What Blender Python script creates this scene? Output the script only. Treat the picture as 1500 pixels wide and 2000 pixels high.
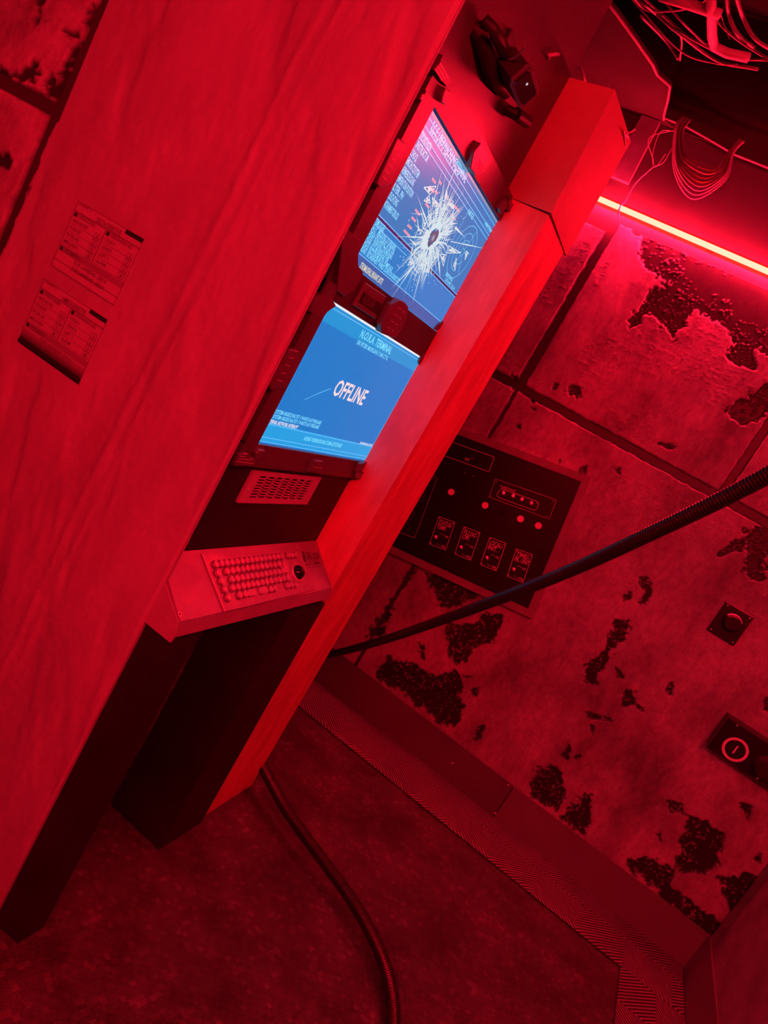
import bpy, bmesh, math, random
import numpy as np
from mathutils import Vector, Matrix

random.seed(7); np.random.seed(7)
for o in list(bpy.data.objects): bpy.data.objects.remove(o)
scene = bpy.context.scene
C = scene.collection

# ------------------------------------------------------------------ camera
S, H = 0.7, 1.414                      # working unit in metres, eye height
YAW, PIT, ROL, FPX = math.radians(-18.921), math.radians(-11.163), math.radians(29.645), 1387.0
def cam_axes():
    cy, sy, cp, sp = math.cos(YAW), math.sin(YAW), math.cos(PIT), math.sin(PIT)
    f = Vector((sy*cp, cy*cp, sp)); r = Vector((cy, -sy, 0)); u = r.cross(f)
    c, s = math.cos(ROL), math.sin(ROL)
    return c*r + s*u, -s*r + c*u, f
CR, CU, CF = cam_axes()
cam_d = bpy.data.cameras.new('camera'); cam = bpy.data.objects.new('camera', cam_d); C.objects.link(cam)
cam_d.sensor_fit = 'VERTICAL'; cam_d.sensor_height = 36.0; cam_d.lens = FPX/2000*36; cam_d.clip_start = 0.02
cam.matrix_world = Matrix(((CR.x, CU.x, -CF.x, 0), (CR.y, CU.y, -CF.y, 0), (CR.z, CU.z, -CF.z, H), (0, 0, 0, 1)))
scene.camera = cam

# ------------------------------------------------------------------ world, exposure
w = bpy.data.worlds.new('world'); scene.world = w; w.use_nodes = True
w.node_tree.nodes['Background'].inputs[0].default_value = (0.02, 0.001, 0.002, 1)
w.node_tree.nodes['Background'].inputs[1].default_value = 0.02
vs = scene.view_settings
vs.view_transform = 'Standard'; vs.look = 'None'; vs.gamma = 1.0; vs.use_curve_mapping = False
EXPO = 2.0
vs.exposure = EXPO
TUBE = (48.0, 0.21, 0.13)            # red tube light on the back wall: radiance of the lit glass
TUBE_R = (145.0, 0.60, 3.0)           # the other red tubes of the room

# ------------------------------------------------------------------ geometry helpers
def P(x, y, z): return Vector((x*S, y*S, z*S + H))           # working units -> metres
def ray(u, v): return (CR*((u-750)/FPX) - CU*((v-1000)/FPX) + CF)
def onx(u, v, x): d = ray(u, v); t = x*S/d.x; return Vector((0, 0, H)) + d*t
def ony(u, v, y): d = ray(u, v); t = y*S/d.y; return Vector((0, 0, H)) + d*t
def onz(u, v, z): d = ray(u, v); t = z*S/d.z; return Vector((0, 0, H)) + d*t
def ondepth(u, v, dep): return Vector((0, 0, H)) + ray(u, v)*dep*S
FLOOR = -2.02

def tag(o, label=None, cat=None, group=None, kind=None):
    if label: o['label'] = label
    if cat: o['category'] = cat
    if group: o['group'] = group
    if kind: o['kind'] = kind
    return o
def thing(name, label, cat, loc, group=None):
    o = bpy.data.objects.new(name, None); C.objects.link(o); o.location = loc; o.empty_display_size = .05
    return tag(o, label, cat, group)
def origin(o):
    v = Vector(o.location)
    while o.parent: o = o.parent; v += Vector(o.location)
    return v

class MB:
    def __init__(s): s.v = []; s.f = []
    def add(s, vs, fs):
        b = len(s.v); s.v += [Vector(p) for p in vs]; s.f += [tuple(b+i for i in f) for f in fs]; return s
    def hexa(s, p):      # 8 points: bottom loop 0-3, top loop 4-7
        return s.add(p, [(3,2,1,0),(4,5,6,7),(0,1,5,4),(1,2,6,5),(2,3,7,6),(3,0,4,7)])
    def box(s, a, b):    # working units corners
        x0,y0,z0 = a; x1,y1,z1 = b
        return s.hexa([P(x0,y0,z0),P(x1,y0,z0),P(x1,y1,z0),P(x0,y1,z0),P(x0,y0,z1),P(x1,y0,z1),P(x1,y1,z1),P(x0,y1,z1)])
    def bar(s, a, b, u, w, h):   # oriented bar from a to b (metres), u = width direction
        a, b = Vector(a), Vector(b); d = (b-a).normalized(); u = (Vector(u) - d*Vector(u).dot(d)).normalized(); n = d.cross(u)
        q = [-u*w/2-n*h/2, u*w/2-n*h/2, u*w/2+n*h/2, -u*w/2+n*h/2]
        return s.hexa([a+k for k in q]+[b+k for k in q])
    def prism(s, poly, off, bevel=0.0):  # poly: world points (planar loop), off: extrusion vector
        n = len(poly); off = Vector(off); c = sum(poly, Vector())/n
        nb = len(poly)
        if bevel > 0:
            L = off.length; k = bevel/L
            top = []
            for p in poly:
                d = (c-p); d = d.normalized()*min(bevel*1.2, d.length*.5); top.append(p+off+d)
            mid = [p+off*(1-k) for p in poly]
            pts = list(poly)+mid+top
            fs = [tuple(range(nb-1,-1,-1)), tuple(range(2*nb,3*nb))]
            for r in (0,1):
                for i in range(nb):
                    j=(i+1)%nb; fs.append((r*nb+i, r*nb+j, (r+1)*nb+j, (r+1)*nb+i))
        else:
            pts = list(poly)+[p+off for p in poly]
            fs = [tuple(range(nb-1,-1,-1)), tuple(range(nb,2*nb))]
            for i in range(nb):
                j=(i+1)%nb; fs.append((i,j,nb+j,nb+i))
        return s.add(pts, fs)
    def tube(s, path, r, n=8, cap=True):
        path = [Vector(p) for p in path]; m = len(path)
        rs = r if hasattr(r, '__len__') else [r]*m
        t0 = (path[1]-path[0]).normalized()
        up = Vector((0,0,1)) if abs(t0.z) < .9 else Vector((1,0,0))
        u = (up - t0*up.dot(t0)).normalized()
        vs, fs = [], []
        for i,p in enumerate(path):
            t = (path[min(i+1,m-1)]-path[max(i-1,0)]).normalized()
            u = (u - t*u.dot(t)).normalized(); v = t.cross(u)
            for k in range(n):
                a = 2*math.pi*k/n; vs.append(p+(u*math.cos(a)+v*math.sin(a))*rs[i])
        for i in range(m-1):
            for k in range(n):
                k2=(k+1)%n; fs.append((i*n+k, i*n+k2, (i+1)*n+k2, (i+1)*n+k))
        if cap: fs += [tuple(range(n-1,-1,-1)), tuple((m-1)*n+k for k in range(n))]
        return s.add(vs, fs)
    def disc(s, c, nrm, r, n=20, r0=0.0):
        c = Vector(c); nrm = Vector(nrm).normalized(); up = Vector((0,0,1)) if abs(nrm.z) < .9 else Vector((1,0,0))
        u = up.cross(nrm).normalized(); v = nrm.cross(u)
        o = [c+(u*math.cos(2*math.pi*k/n)+v*math.sin(2*math.pi*k/n))*r for k in range(n)]
        if r0 <= 0: return s.add(o, [tuple(range(n))])
        i = [c+(u*math.cos(2*math.pi*k/n)+v*math.sin(2*math.pi*k/n))*r0 for k in range(n)]
        return s.add(o+i, [(k,(k+1)%n,n+(k+1)%n,n+k) for k in range(n)])
    def quad(s, a, b, c, d): return s.add([a,b,c,d], [(0,1,2,3)])
    def build(s, name, mat, parent=None, smooth=False, weld=False):
        o0 = origin(parent) if parent else Vector()
        loc = Vector()
        if parent is None and s.v:
            lo = Vector((min(p.x for p in s.v), min(p.y for p in s.v), min(p.z for p in s.v)))
            hi = Vector((max(p.x for p in s.v), max(p.y for p in s.v), max(p.z for p in s.v)))
            loc = Vector(((lo.x+hi.x)/2, (lo.y+hi.y)/2, lo.z)); o0 = loc
        me = bpy.data.meshes.new(name); me.from_pydata([tuple(p-o0) for p in s.v], [], s.f)
        bm = bmesh.new(); bm.from_mesh(me); bmesh.ops.recalc_face_normals(bm, faces=bm.faces); bm.to_mesh(me); bm.free()
        if smooth: me.shade_smooth()
        me.materials.append(mat)
        o = bpy.data.objects.new(name, me); C.objects.link(o); o.parent = parent
        if parent is None: o.location = loc
        return o
def struct(o): o['kind'] = 'structure'; return o

def catmull(pts, n=8):
    pts = [Vector(p) for p in pts]; q = [pts[0]*2-pts[1]]+pts+[pts[-1]*2-pts[-2]]; out = []
    for i in range(1, len(q)-2):
        a,b,c,d = q[i-1:i+3]
        for k in range(n):
            t = k/n; out.append(.5*((2*b)+(c-a)*t+(2*a-5*b+4*c-d)*t*t+(3*b-a-3*c+d)*t**3))
    return out+[pts[-1]]
def resample(path, step):
    out = [path[0]]; acc = 0.0
    for a,b in zip(path, path[1:]):
        L = (b-a).length; t = step-acc
        while t <= L: out.append(a.lerp(b, t/L)); t += step
        acc = (acc+L) % step if L < step-acc else L-(t-step)
    return out

# ------------------------------------------------------------------ noise
def vnoise(x, y, seed):
    rng = np.random.RandomState(seed); T = rng.rand(256, 256)
    xi, yi = np.floor(x).astype(int), np.floor(y).astype(int); fx, fy = x-xi, y-yi
    fx, fy = fx*fx*(3-2*fx), fy*fy*(3-2*fy)
    a,b,c,d = T[xi%256,yi%256], T[(xi+1)%256,yi%256], T[xi%256,(yi+1)%256], T[(xi+1)%256,(yi+1)%256]
    return (a*(1-fx)+b*fx)*(1-fy)+(c*(1-fx)+d*fx)*fy
def fbm(x, y, s, seed, oct=4):
    r = 0; a = .5; t = 0
    for k in range(oct): r = r+a*vnoise(x*s, y*s, seed+k); t += a; a *= .5; s *= 2.03
    return r/t*2-1
def sdpoly(X, Y, poly):
    d = np.full(X.shape, 1e9); ins = np.zeros(X.shape, bool); n = len(poly)
    for i in range(n):
        (x0,y0),(x1,y1) = poly[i], poly[(i+1)%n]
        ex, ey = x1-x0, y1-y0; wx, wy = X-x0, Y-y0
        t = np.clip((wx*ex+wy*ey)/(ex*ex+ey*ey+1e-12), 0, 1)
        d = np.minimum(d, (wx-ex*t)**2+(wy-ey*t)**2)
        c = ((y0 > Y) != (y1 > Y)) & (X < (x1-x0)*(Y-y0)/(y1-y0+1e-12)+x0); ins ^= c
    d = np.sqrt(d); return np.where(ins, -d, d)

# ------------------------------------------------------------------ materials
MATS = {}
def lin(c): return tuple(((v/255)/12.92 if v/255 <= .04045 else ((v/255+.055)/1.055)**2.4) for v in c)
def mat(name, col, rough=.6, metal=0.0, spec=.5, emit=None, col2=None, nscale=8.0, stretch=(1,1,1), bump=0.0, bscale=30.0, bdist=.002, detail=5, contrast=(.35,.65)):
    m = bpy.data.materials.new(name); m.use_nodes = True; nt = m.node_tree; N = nt.nodes; L = nt.links
    b = N['Principled BSDF']; b.inputs['Base Color'].default_value = (*col, 1); b.inputs['Roughness'].default_value = rough
    b.inputs['Metallic'].default_value = metal; b.inputs['Specular IOR Level'].default_value = spec
    if emit:
        b.inputs['Emission Color'].default_value = (*emit, 1); b.inputs['Emission Strength'].default_value = 1.0
    if col2 or bump:
        tc = N.new('ShaderNodeTexCoord'); mp = N.new('ShaderNodeMapping'); mp.inputs['Scale'].default_value = stretch
        L.new(tc.outputs['Object'], mp.inputs[0])
    if col2:
        n = N.new('ShaderNodeTexNoise'); n.inputs['Scale'].default_value = nscale; n.inputs['Detail'].default_value = detail; n.inputs['Roughness'].default_value = .6
        L.new(mp.outputs[0], n.inputs['Vector'])
        r = N.new('ShaderNodeValToRGB'); r.color_ramp.elements[0].position = contrast[0]; r.color_ramp.elements[1].position = contrast[1]
        r.color_ramp.elements[0].color = (*col, 1); r.color_ramp.elements[1].color = (*col2, 1)
        L.new(n.outputs[0], r.inputs[0]); L.new(r.outputs[0], b.inputs['Base Color'])
    if bump:
        n2 = N.new('ShaderNodeTexNoise'); n2.inputs['Scale'].default_value = bscale; n2.inputs['Detail'].default_value = 6
        L.new(mp.outputs[0], n2.inputs['Vector'])
        bp = N.new('ShaderNodeBump'); bp.inputs['Strength'].default_value = bump; bp.inputs['Distance'].default_value = bdist
        L.new(n2.outputs[0], bp.inputs['Height']); L.new(bp.outputs[0], b.inputs['Normal'])
    MATS[name] = m; return m
def emat(name, rgb255, k=1.0, rough=.35, spec=.5, base=(.01,.01,.012)):
    c = lin(rgb255); e = tuple(v*k/2**EXPO for v in c)
    return mat(name, base, rough=rough, spec=spec, emit=e)

g = lambda v: (v, v, v)
M_plaster = mat('plaster', g(.30), rough=.75, spec=.3, col2=g(.40), nscale=4, stretch=(1.6,1.6,.6), bump=.45, bscale=55, bdist=.003)
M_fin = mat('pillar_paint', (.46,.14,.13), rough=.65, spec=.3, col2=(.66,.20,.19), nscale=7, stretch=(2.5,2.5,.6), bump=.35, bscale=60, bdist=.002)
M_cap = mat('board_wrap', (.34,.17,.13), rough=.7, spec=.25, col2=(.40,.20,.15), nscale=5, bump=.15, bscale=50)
M_base = mat('bare_wall', g(.035), rough=.45, spec=.5, col2=g(.045), nscale=6, bump=.08, bscale=90, bdist=.001)
M_black = mat('black_paint', g(.012), rough=.5, spec=.35, col2=g(.02), nscale=6)
M_blackm = mat('matte_black', g(.014), rough=.8, spec=.2)
M_upper = mat('console_wall_paint', g(.06), rough=.36, spec=.5, col2=g(.075), nscale=5, bump=.03, bscale=40)
M_house = mat('housing_plastic', g(.07), rough=.36, spec=.5, col2=g(.085), nscale=20, bump=.1, bscale=300, bdist=.0005)
M_grip = mat('grip_plastic', g(.09), rough=.36, spec=.7)
M_hdark = mat('housing_recess', g(.03), rough=.4, spec=.5)
M_slot = mat('grip_slot_edge', g(.5), rough=.4)
M_steel = mat('brushed_plate', g(.34), rough=.42, metal=.3, spec=.5, col2=g(.28), nscale=6, stretch=(1,6,1), bump=.06, bscale=80, bdist=.0005)
M_steel2 = mat('worn_tray', g(.36), rough=.5, metal=.2, col2=g(.27), nscale=7, stretch=(2,1,1), bump=.1, bscale=50, bdist=.001)
M_key = mat('key_cap', g(.46), rough=.35, metal=.2)
M_keyt = mat('key_print', g(.06), rough=.5)
M_ball = mat('trackball_black', g(.01), rough=.06, spec=.8)
M_vent = mat('vent_metal', g(.42), rough=.5, spec=.4)
M_panel = mat('panel_black', g(.012), rough=.35, spec=.4)
M_print = mat('panel_print', g(.8), rough=.5)
M_printdim = mat('panel_print_dim', g(.5), rough=.5)
M_white = mat('white_cap', g(.8), rough=.4)
M_frame = mat('panel_frame', g(.30), rough=.5, col2=g(.22), nscale=12)
M_hose = mat('hose_rubber', g(.018), rough=.30, spec=.5)
M_board = mat('skirting_paint', g(.10), rough=.45, spec=.4, col2=g(.12), nscale=4)
M_block = mat('rough_timber', g(.10), rough=.7, col2=g(.05), nscale=9, stretch=(.6,3,3), bump=.3, bscale=30)
M_ceil = mat('ceiling_board', g(.04), rough=.9, spec=.05, col2=g(.03), nscale=3)
M_wire = mat('cable_sheath', g(.18), rough=.32, spec=.6)
M_wirel = mat('pale_cable_sheath', g(.5), rough=.4)
M_paper = mat('notice_sheet', g(.42), rough=.45, spec=.4)
M_ink = mat('notice_ink', g(.14), rough=.6)
M_ink2 = mat('notice_black_ink', g(.01), rough=.5)
M_ink3 = mat('notice_grey_ink', g(.25), rough=.6)
M_alum = mat('lamp_channel', g(.5), rough=.4, metal=.6)
M_tube = mat('lit_tube', g(.01), rough=.6, spec=.0, emit=TUBE)
M_tube2 = mat('lit_tube_rose', g(.8), rough=.4, emit=TUBE_R)
M_glass = mat('lens_glass', g(.005), rough=.05, spec=.8)
M_dot = emat('status_light', (215,215,235))

def concrete(name, c1, c2):
    m = bpy.data.materials.new(name); m.use_nodes = True; nt = m.node_tree; N = nt.nodes; L = nt.links; b = N['Principled BSDF']
    tc = N.new('ShaderNodeTexCoord'); n = N.new('ShaderNodeTexNoise'); n.inputs['Scale'].default_value = 3.2; n.inputs['Detail'].default_value = 8; n.inputs['Roughness'].default_value = .62
    mp = N.new('ShaderNodeMapping'); mp.inputs['Scale'].default_value = (1.3,1,.75)
    L.new(tc.outputs['Object'], mp.inputs[0]); L.new(mp.outputs[0], n.inputs['Vector'])
    r = N.new('ShaderNodeValToRGB'); r.color_ramp.elements[0].position = .34; r.color_ramp.elements[1].position = .60
    r.color_ramp.elements[0].color = (*c1,1); r.color_ramp.elements[1].color = (*c2,1); L.new(n.outputs[0], r.inputs[0])
    at = N.new('ShaderNodeAttribute'); at.attribute_name = 'peel'
    mx = N.new('ShaderNodeMix'); mx.data_type = 'RGBA'; L.new(at.outputs['Fac'], mx.inputs[0]); L.new(r.outputs[0], mx.inputs[6]); mx.inputs[7].default_value = (.028,.028,.028,1)
    n3 = N.new('ShaderNodeTexNoise'); n3.inputs['Scale'].default_value = 38; n3.inputs['Detail'].default_value = 8; n3.inputs['Roughness'].default_value = .75; L.new(mp.outputs[0], n3.inputs['Vector'])
    r3 = N.new('ShaderNodeValToRGB'); r3.color_ramp.elements[0].position = .30; r3.color_ramp.elements[1].position = .62; r3.color_ramp.elements[0].color = (.45,.45,.45,1); L.new(n3.outputs[0], r3.inputs[0])
    m3 = N.new('ShaderNodeMix'); m3.data_type = 'RGBA'; m3.blend_type = 'MULTIPLY'; m3.inputs[0].default_value = .8; L.new(mx.outputs[2], m3.inputs[6]); L.new(r3.outputs[0], m3.inputs[7])
    L.new(m3.outputs[2], b.inputs['Base Color'])
    rr = N.new('ShaderNodeMapRange'); rr.inputs[3].default_value = .62; rr.inputs[4].default_value = .38; L.new(at.outputs['Fac'], rr.inputs[0]); L.new(rr.outputs[0], b.inputs['Roughness'])
    n2 = N.new('ShaderNodeTexNoise'); n2.inputs['Scale'].default_value = 60; n2.inputs['Detail'].default_value = 8; n2.inputs['Roughness'].default_value = .7; L.new(tc.outputs['Object'], n2.inputs['Vector'])
    bp = N.new('ShaderNodeBump'); bp.inputs['Strength'].default_value = .35; bp.inputs['Distance'].default_value = .002
    L.new(n2.outputs[0], bp.inputs['Height']); L.new(bp.outputs[0], b.inputs['Normal']); b.inputs['Specular IOR Level'].default_value = .35
    return m
M_conc = concrete('peeling_concrete', g(.17), g(.48))

def carpet():
    m = bpy.data.materials.new('woven_carpet'); m.use_nodes = True; nt = m.node_tree; N = nt.nodes; L = nt.links; b = N['Principled BSDF']
    tc = N.new('ShaderNodeTexCoord'); mp = N.new('ShaderNodeMapping'); mp.inputs['Rotation'].default_value = (0,0,.25); L.new(tc.outputs['Object'], mp.inputs[0])
    n = N.new('ShaderNodeTexNoise'); n.inputs['Scale'].default_value = 5; n.inputs['Detail'].default_value = 8; n.inputs['Roughness'].default_value = .7; L.new(mp.outputs[0], n.inputs['Vector'])
    r = N.new('ShaderNodeValToRGB'); r.color_ramp.elements[0].position = .38; r.color_ramp.elements[1].position = .66
    r.color_ramp.elements[0].color = (.07,.07,.07,1); r.color_ramp.elements[1].color = (.20,.20,.20,1); L.new(n.outputs[0], r.inputs[0])
    # basket weave: blocks of four thin cords, alternate blocks turned
    CELL = .0125
    nd = N.new('ShaderNodeTexNoise'); nd.inputs['Scale'].default_value = 9; nd.inputs['Detail'].default_value = 3; L.new(tc.outputs['Object'], nd.inputs['Vector'])
    va = N.new('ShaderNodeVectorMath'); va.operation = 'MULTIPLY_ADD'; va.inputs[1].default_value = (.012,.012,0); L.new(nd.outputs['Color'], va.inputs[0]); L.new(mp.outputs[0], va.inputs[2])
    ck = N.new('ShaderNodeTexChecker'); ck.inputs['Scale'].default_value = 1/CELL; ck.inputs['Color1'].default_value = (0,0,0,1); ck.inputs['Color2'].default_value = (1,1,1,1); L.new(va.outputs[0], ck.inputs['Vector'])
    sx = N.new('ShaderNodeSeparateXYZ'); L.new(va.outputs[0], sx.inputs[0])
    def sn(o):
        k = N.new('ShaderNodeMath'); k.operation = 'MULTIPLY'; k.inputs[1].default_value = 4*2*math.pi/CELL; L.new(o, k.inputs[0])
        k2 = N.new('ShaderNodeMath'); k2.operation = 'SINE'; L.new(k.outputs[0], k2.inputs[0])
        k3 = N.new('ShaderNodeMath'); k3.operation = 'MULTIPLY_ADD'; k3.inputs[1].default_value = .5; k3.inputs[2].default_value = .5; L.new(k2.outputs[0], k3.inputs[0]); return k3.outputs[0]
    mm = N.new('ShaderNodeMix'); mm.data_type = 'RGBA'; L.new(ck.outputs['Fac'], mm.inputs[0]); L.new(sn(sx.outputs[0]), mm.inputs[6]); L.new(sn(sx.outputs[1]), mm.inputs[7])
    wn_ = N.new('ShaderNodeTexWhiteNoise'); wn_.noise_dimensions = '3D'
    fl_ = N.new('ShaderNodeVectorMath'); fl_.operation = 'SNAP'; fl_.inputs[1].default_value = (CELL,CELL,1); L.new(va.outputs[0], fl_.inputs[0]); L.new(fl_.outputs[0], wn_.inputs['Vector'])
    pw = N.new('ShaderNodeMath'); pw.operation = 'POWER'; pw.inputs[1].default_value = 7; L.new(wn_.outputs['Value'], pw.inputs[0])
    pm_ = N.new('ShaderNodeMath'); pm_.operation = 'MULTIPLY_ADD'; pm_.inputs[1].default_value = .8; pm_.inputs[2].default_value = .8; L.new(pw.outputs[0], pm_.inputs[0])
    m0 = N.new('ShaderNodeMix'); m0.data_type = 'RGBA'; m0.blend_type = 'MULTIPLY'; m0.inputs[0].default_value = 1.0; L.new(r.outputs[0], m0.inputs[6]); L.new(pm_.outputs[0], m0.inputs[7]); r = m0
    mx = N.new('ShaderNodeMix'); mx.data_type = 'RGBA'; mx.blend_type = 'MULTIPLY'; mx.inputs[0].default_value = .65; L.new(r.outputs[2], mx.inputs[6]); L.new(mm.outputs[2], mx.inputs[7]); L.new(mx.outputs[2], b.inputs['Base Color'])
    ad = N.new('ShaderNodeMath'); ad.operation = 'ADD'; L.new(mm.outputs[2], ad.inputs[0]); L.new(n.outputs[0], ad.inputs[1])
    bp = N.new('ShaderNodeBump'); bp.inputs['Strength'].default_value = .6; bp.inputs['Distance'].default_value = .003; L.new(ad.outputs[0], bp.inputs['Height']); L.new(bp.outputs[0], b.inputs['Normal'])
    b.inputs['Roughness'].default_value = .45; b.inputs['Specular IOR Level'].default_value = .55
    return m
M_carpet = carpet()

def diamond(period, half, n):
    m = bpy.data.materials.new('ribbed_diamond_rubber'); m.use_nodes = True; nt = m.node_tree; N = nt.nodes; L = nt.links; b = N['Principled BSDF']
    def mth(op, a, bb=None):
        k = N.new('ShaderNodeMath'); k.operation = op
        for i, q in enumerate((a, bb)):
            if q is None: continue
            if isinstance(q, (int, float)): k.inputs[i].default_value = q
            else: L.new(q, k.inputs[i])
        return k.outputs[0]
    tc = N.new('ShaderNodeTexCoord'); sx = N.new('ShaderNodeSeparateXYZ'); L.new(tc.outputs['Object'], sx.inputs[0])
    u = mth('ADD', mth('DIVIDE', sx.outputs[0], period), 100.5); u = mth('MULTIPLY', mth('ABSOLUTE', mth('SUBTRACT', mth('FRACT', u), .5)), 2)
    v = mth('DIVIDE', mth('ABSOLUTE', sx.outputs[1]), half)
    d = mth('ADD', u, v); s = mth('SINE', mth('MULTIPLY', d, n*2*math.pi)); h = mth('MULTIPLY', mth('ADD', s, 1), .5)
    r = N.new('ShaderNodeValToRGB'); r.color_ramp.elements[0].position = .3; r.color_ramp.elements[1].position = .75
    r.color_ramp.elements[0].color = (.02,.02,.02,1); r.color_ramp.elements[1].color = (.26,.26,.26,1); L.new(h, r.inputs[0]); L.new(r.outputs[0], b.inputs['Base Color'])
    bp = N.new('ShaderNodeBump'); bp.inputs['Strength'].default_value = .6; bp.inputs['Distance'].default_value = .003; L.new(h, bp.inputs['Height']); L.new(bp.outputs[0], b.inputs['Normal'])
    b.inputs['Roughness'].default_value = .45
    return m
M_mat = diamond(.525*S, .25*S, 11)

# ------------------------------------------------------------------ lettering
def text_geo(s, bold=.018):
    c = bpy.data.curves.new('t', 'FONT'); c.body = s; c.resolution_u = 2; c.offset = bold
    o = bpy.data.objects.new('t', c); C.objects.link(o); dg = bpy.context.evaluated_depsgraph_get(); dg.update()
    me = o.evaluated_get(dg).to_mesh(); v = [tuple(q.co) for q in me.vertices]; f = [tuple(q.vertices) for q in me.polygons]
    o.evaluated_get(dg).to_mesh_clear(); bpy.data.objects.remove(o); bpy.data.curves.remove(c); return v, f
def put_text(mb, s, A, B, up, h):
    """letters between world points A (bottom left) and B (bottom right), cap height h metres"""
    v, f = text_geo(s)
    if not v: return
    x0 = min(p[0] for p in v); x1 = max(p[0] for p in v); caps = .69
    d = B-A; up = Vector(up).normalized()
    mb.add([A+d*((p[0]-x0)/(x1-x0))+up*(p[1]/caps*h) for p in v], f)
def line(mb, A, B, wd, nrm):
    d = (B-A).normalized(); q = d.cross(Vector(nrm)).normalized()*wd/2
    mb.quad(A-q, B-q, B+q, A+q)
def outline(mb, pts, wd, nrm):
    for i in range(len(pts)): line(mb, pts[i], pts[(i+1)%len(pts)], wd, nrm)

# ================================================================== SETTING
XW = -1.02      # console wall
YP = 1.523      # near plaster wall face
XC = -.955      # its edge
YF = 2.43       # pillar face
YB = 4.10       # back wall
XR = 1.345      # right wall
ZC = 1.765      # ceiling
XL = -3.0; YN = -2.2

def fgrid(n0, n1):
    i = np.arange(n0*n1).reshape(n0, n1)
    return np.stack([i[:-1,:-1], i[1:,:-1], i[1:,1:], i[:-1,1:]], -1).reshape(-1, 4)
def grid_obj(name, co, n0, n1, m, parent=None, attr=None, flip=False):
    me = bpy.data.meshes.new(name); f = fgrid(n0, n1)
    if flip: f = f[:, ::-1]
    o0 = np.array(origin(parent)) if parent else np.zeros(3)
    if parent is None: o0 = np.array([co[:,0].mean(), co[:,1].mean(), co[:,2].min()])
    me.vertices.add(len(co)); me.vertices.foreach_set('co', (co-o0).astype(np.float32).ravel())
    nf = len(f); me.loops.add(nf*4); me.loops.foreach_set('vertex_index', f.astype(np.int32).ravel())
    me.polygons.add(nf); me.polygons.foreach_set('loop_start', np.arange(0, nf*4, 4, dtype=np.int32)); me.polygons.foreach_set('loop_total', np.full(nf, 4, np.int32))
    me.update(calc_edges=True); me.shade_smooth()
    if attr is not None:
        a = me.attributes.new('peel', 'FLOAT', 'POINT'); a.data.foreach_set('value', attr.astype(np.float32).ravel())
    me.materials.append(m); o = bpy.data.objects.new(name, me); C.objects.link(o); o.parent = parent
    if parent is None: o.location = Vector(o0)
    return o

# floor
nx, ny = 260, 300
fx = np.linspace(XL-.05, XR+.1, nx); fy = np.linspace(YN-.1, YB+.1, ny); FX, FY = np.meshgrid(fx, fy, indexing='ij')
fold = np.exp(-((FX+.75)**2+(FY-1.75)**2)/.12)*np.maximum(0, fbm(FX, FY, 5, 51, 3))*.05
FZ = FLOOR + .004*fbm(FX, FY, 3, 50) + fold
FZ = np.minimum(FZ, FLOOR+.012)
floor = grid_obj('floor', np.stack([FX*S, FY*S, FZ*S+H], -1).reshape(-1,3), nx, ny, M_carpet); struct(floor)
floor['label'] = 'dark woven carpet floor'

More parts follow.
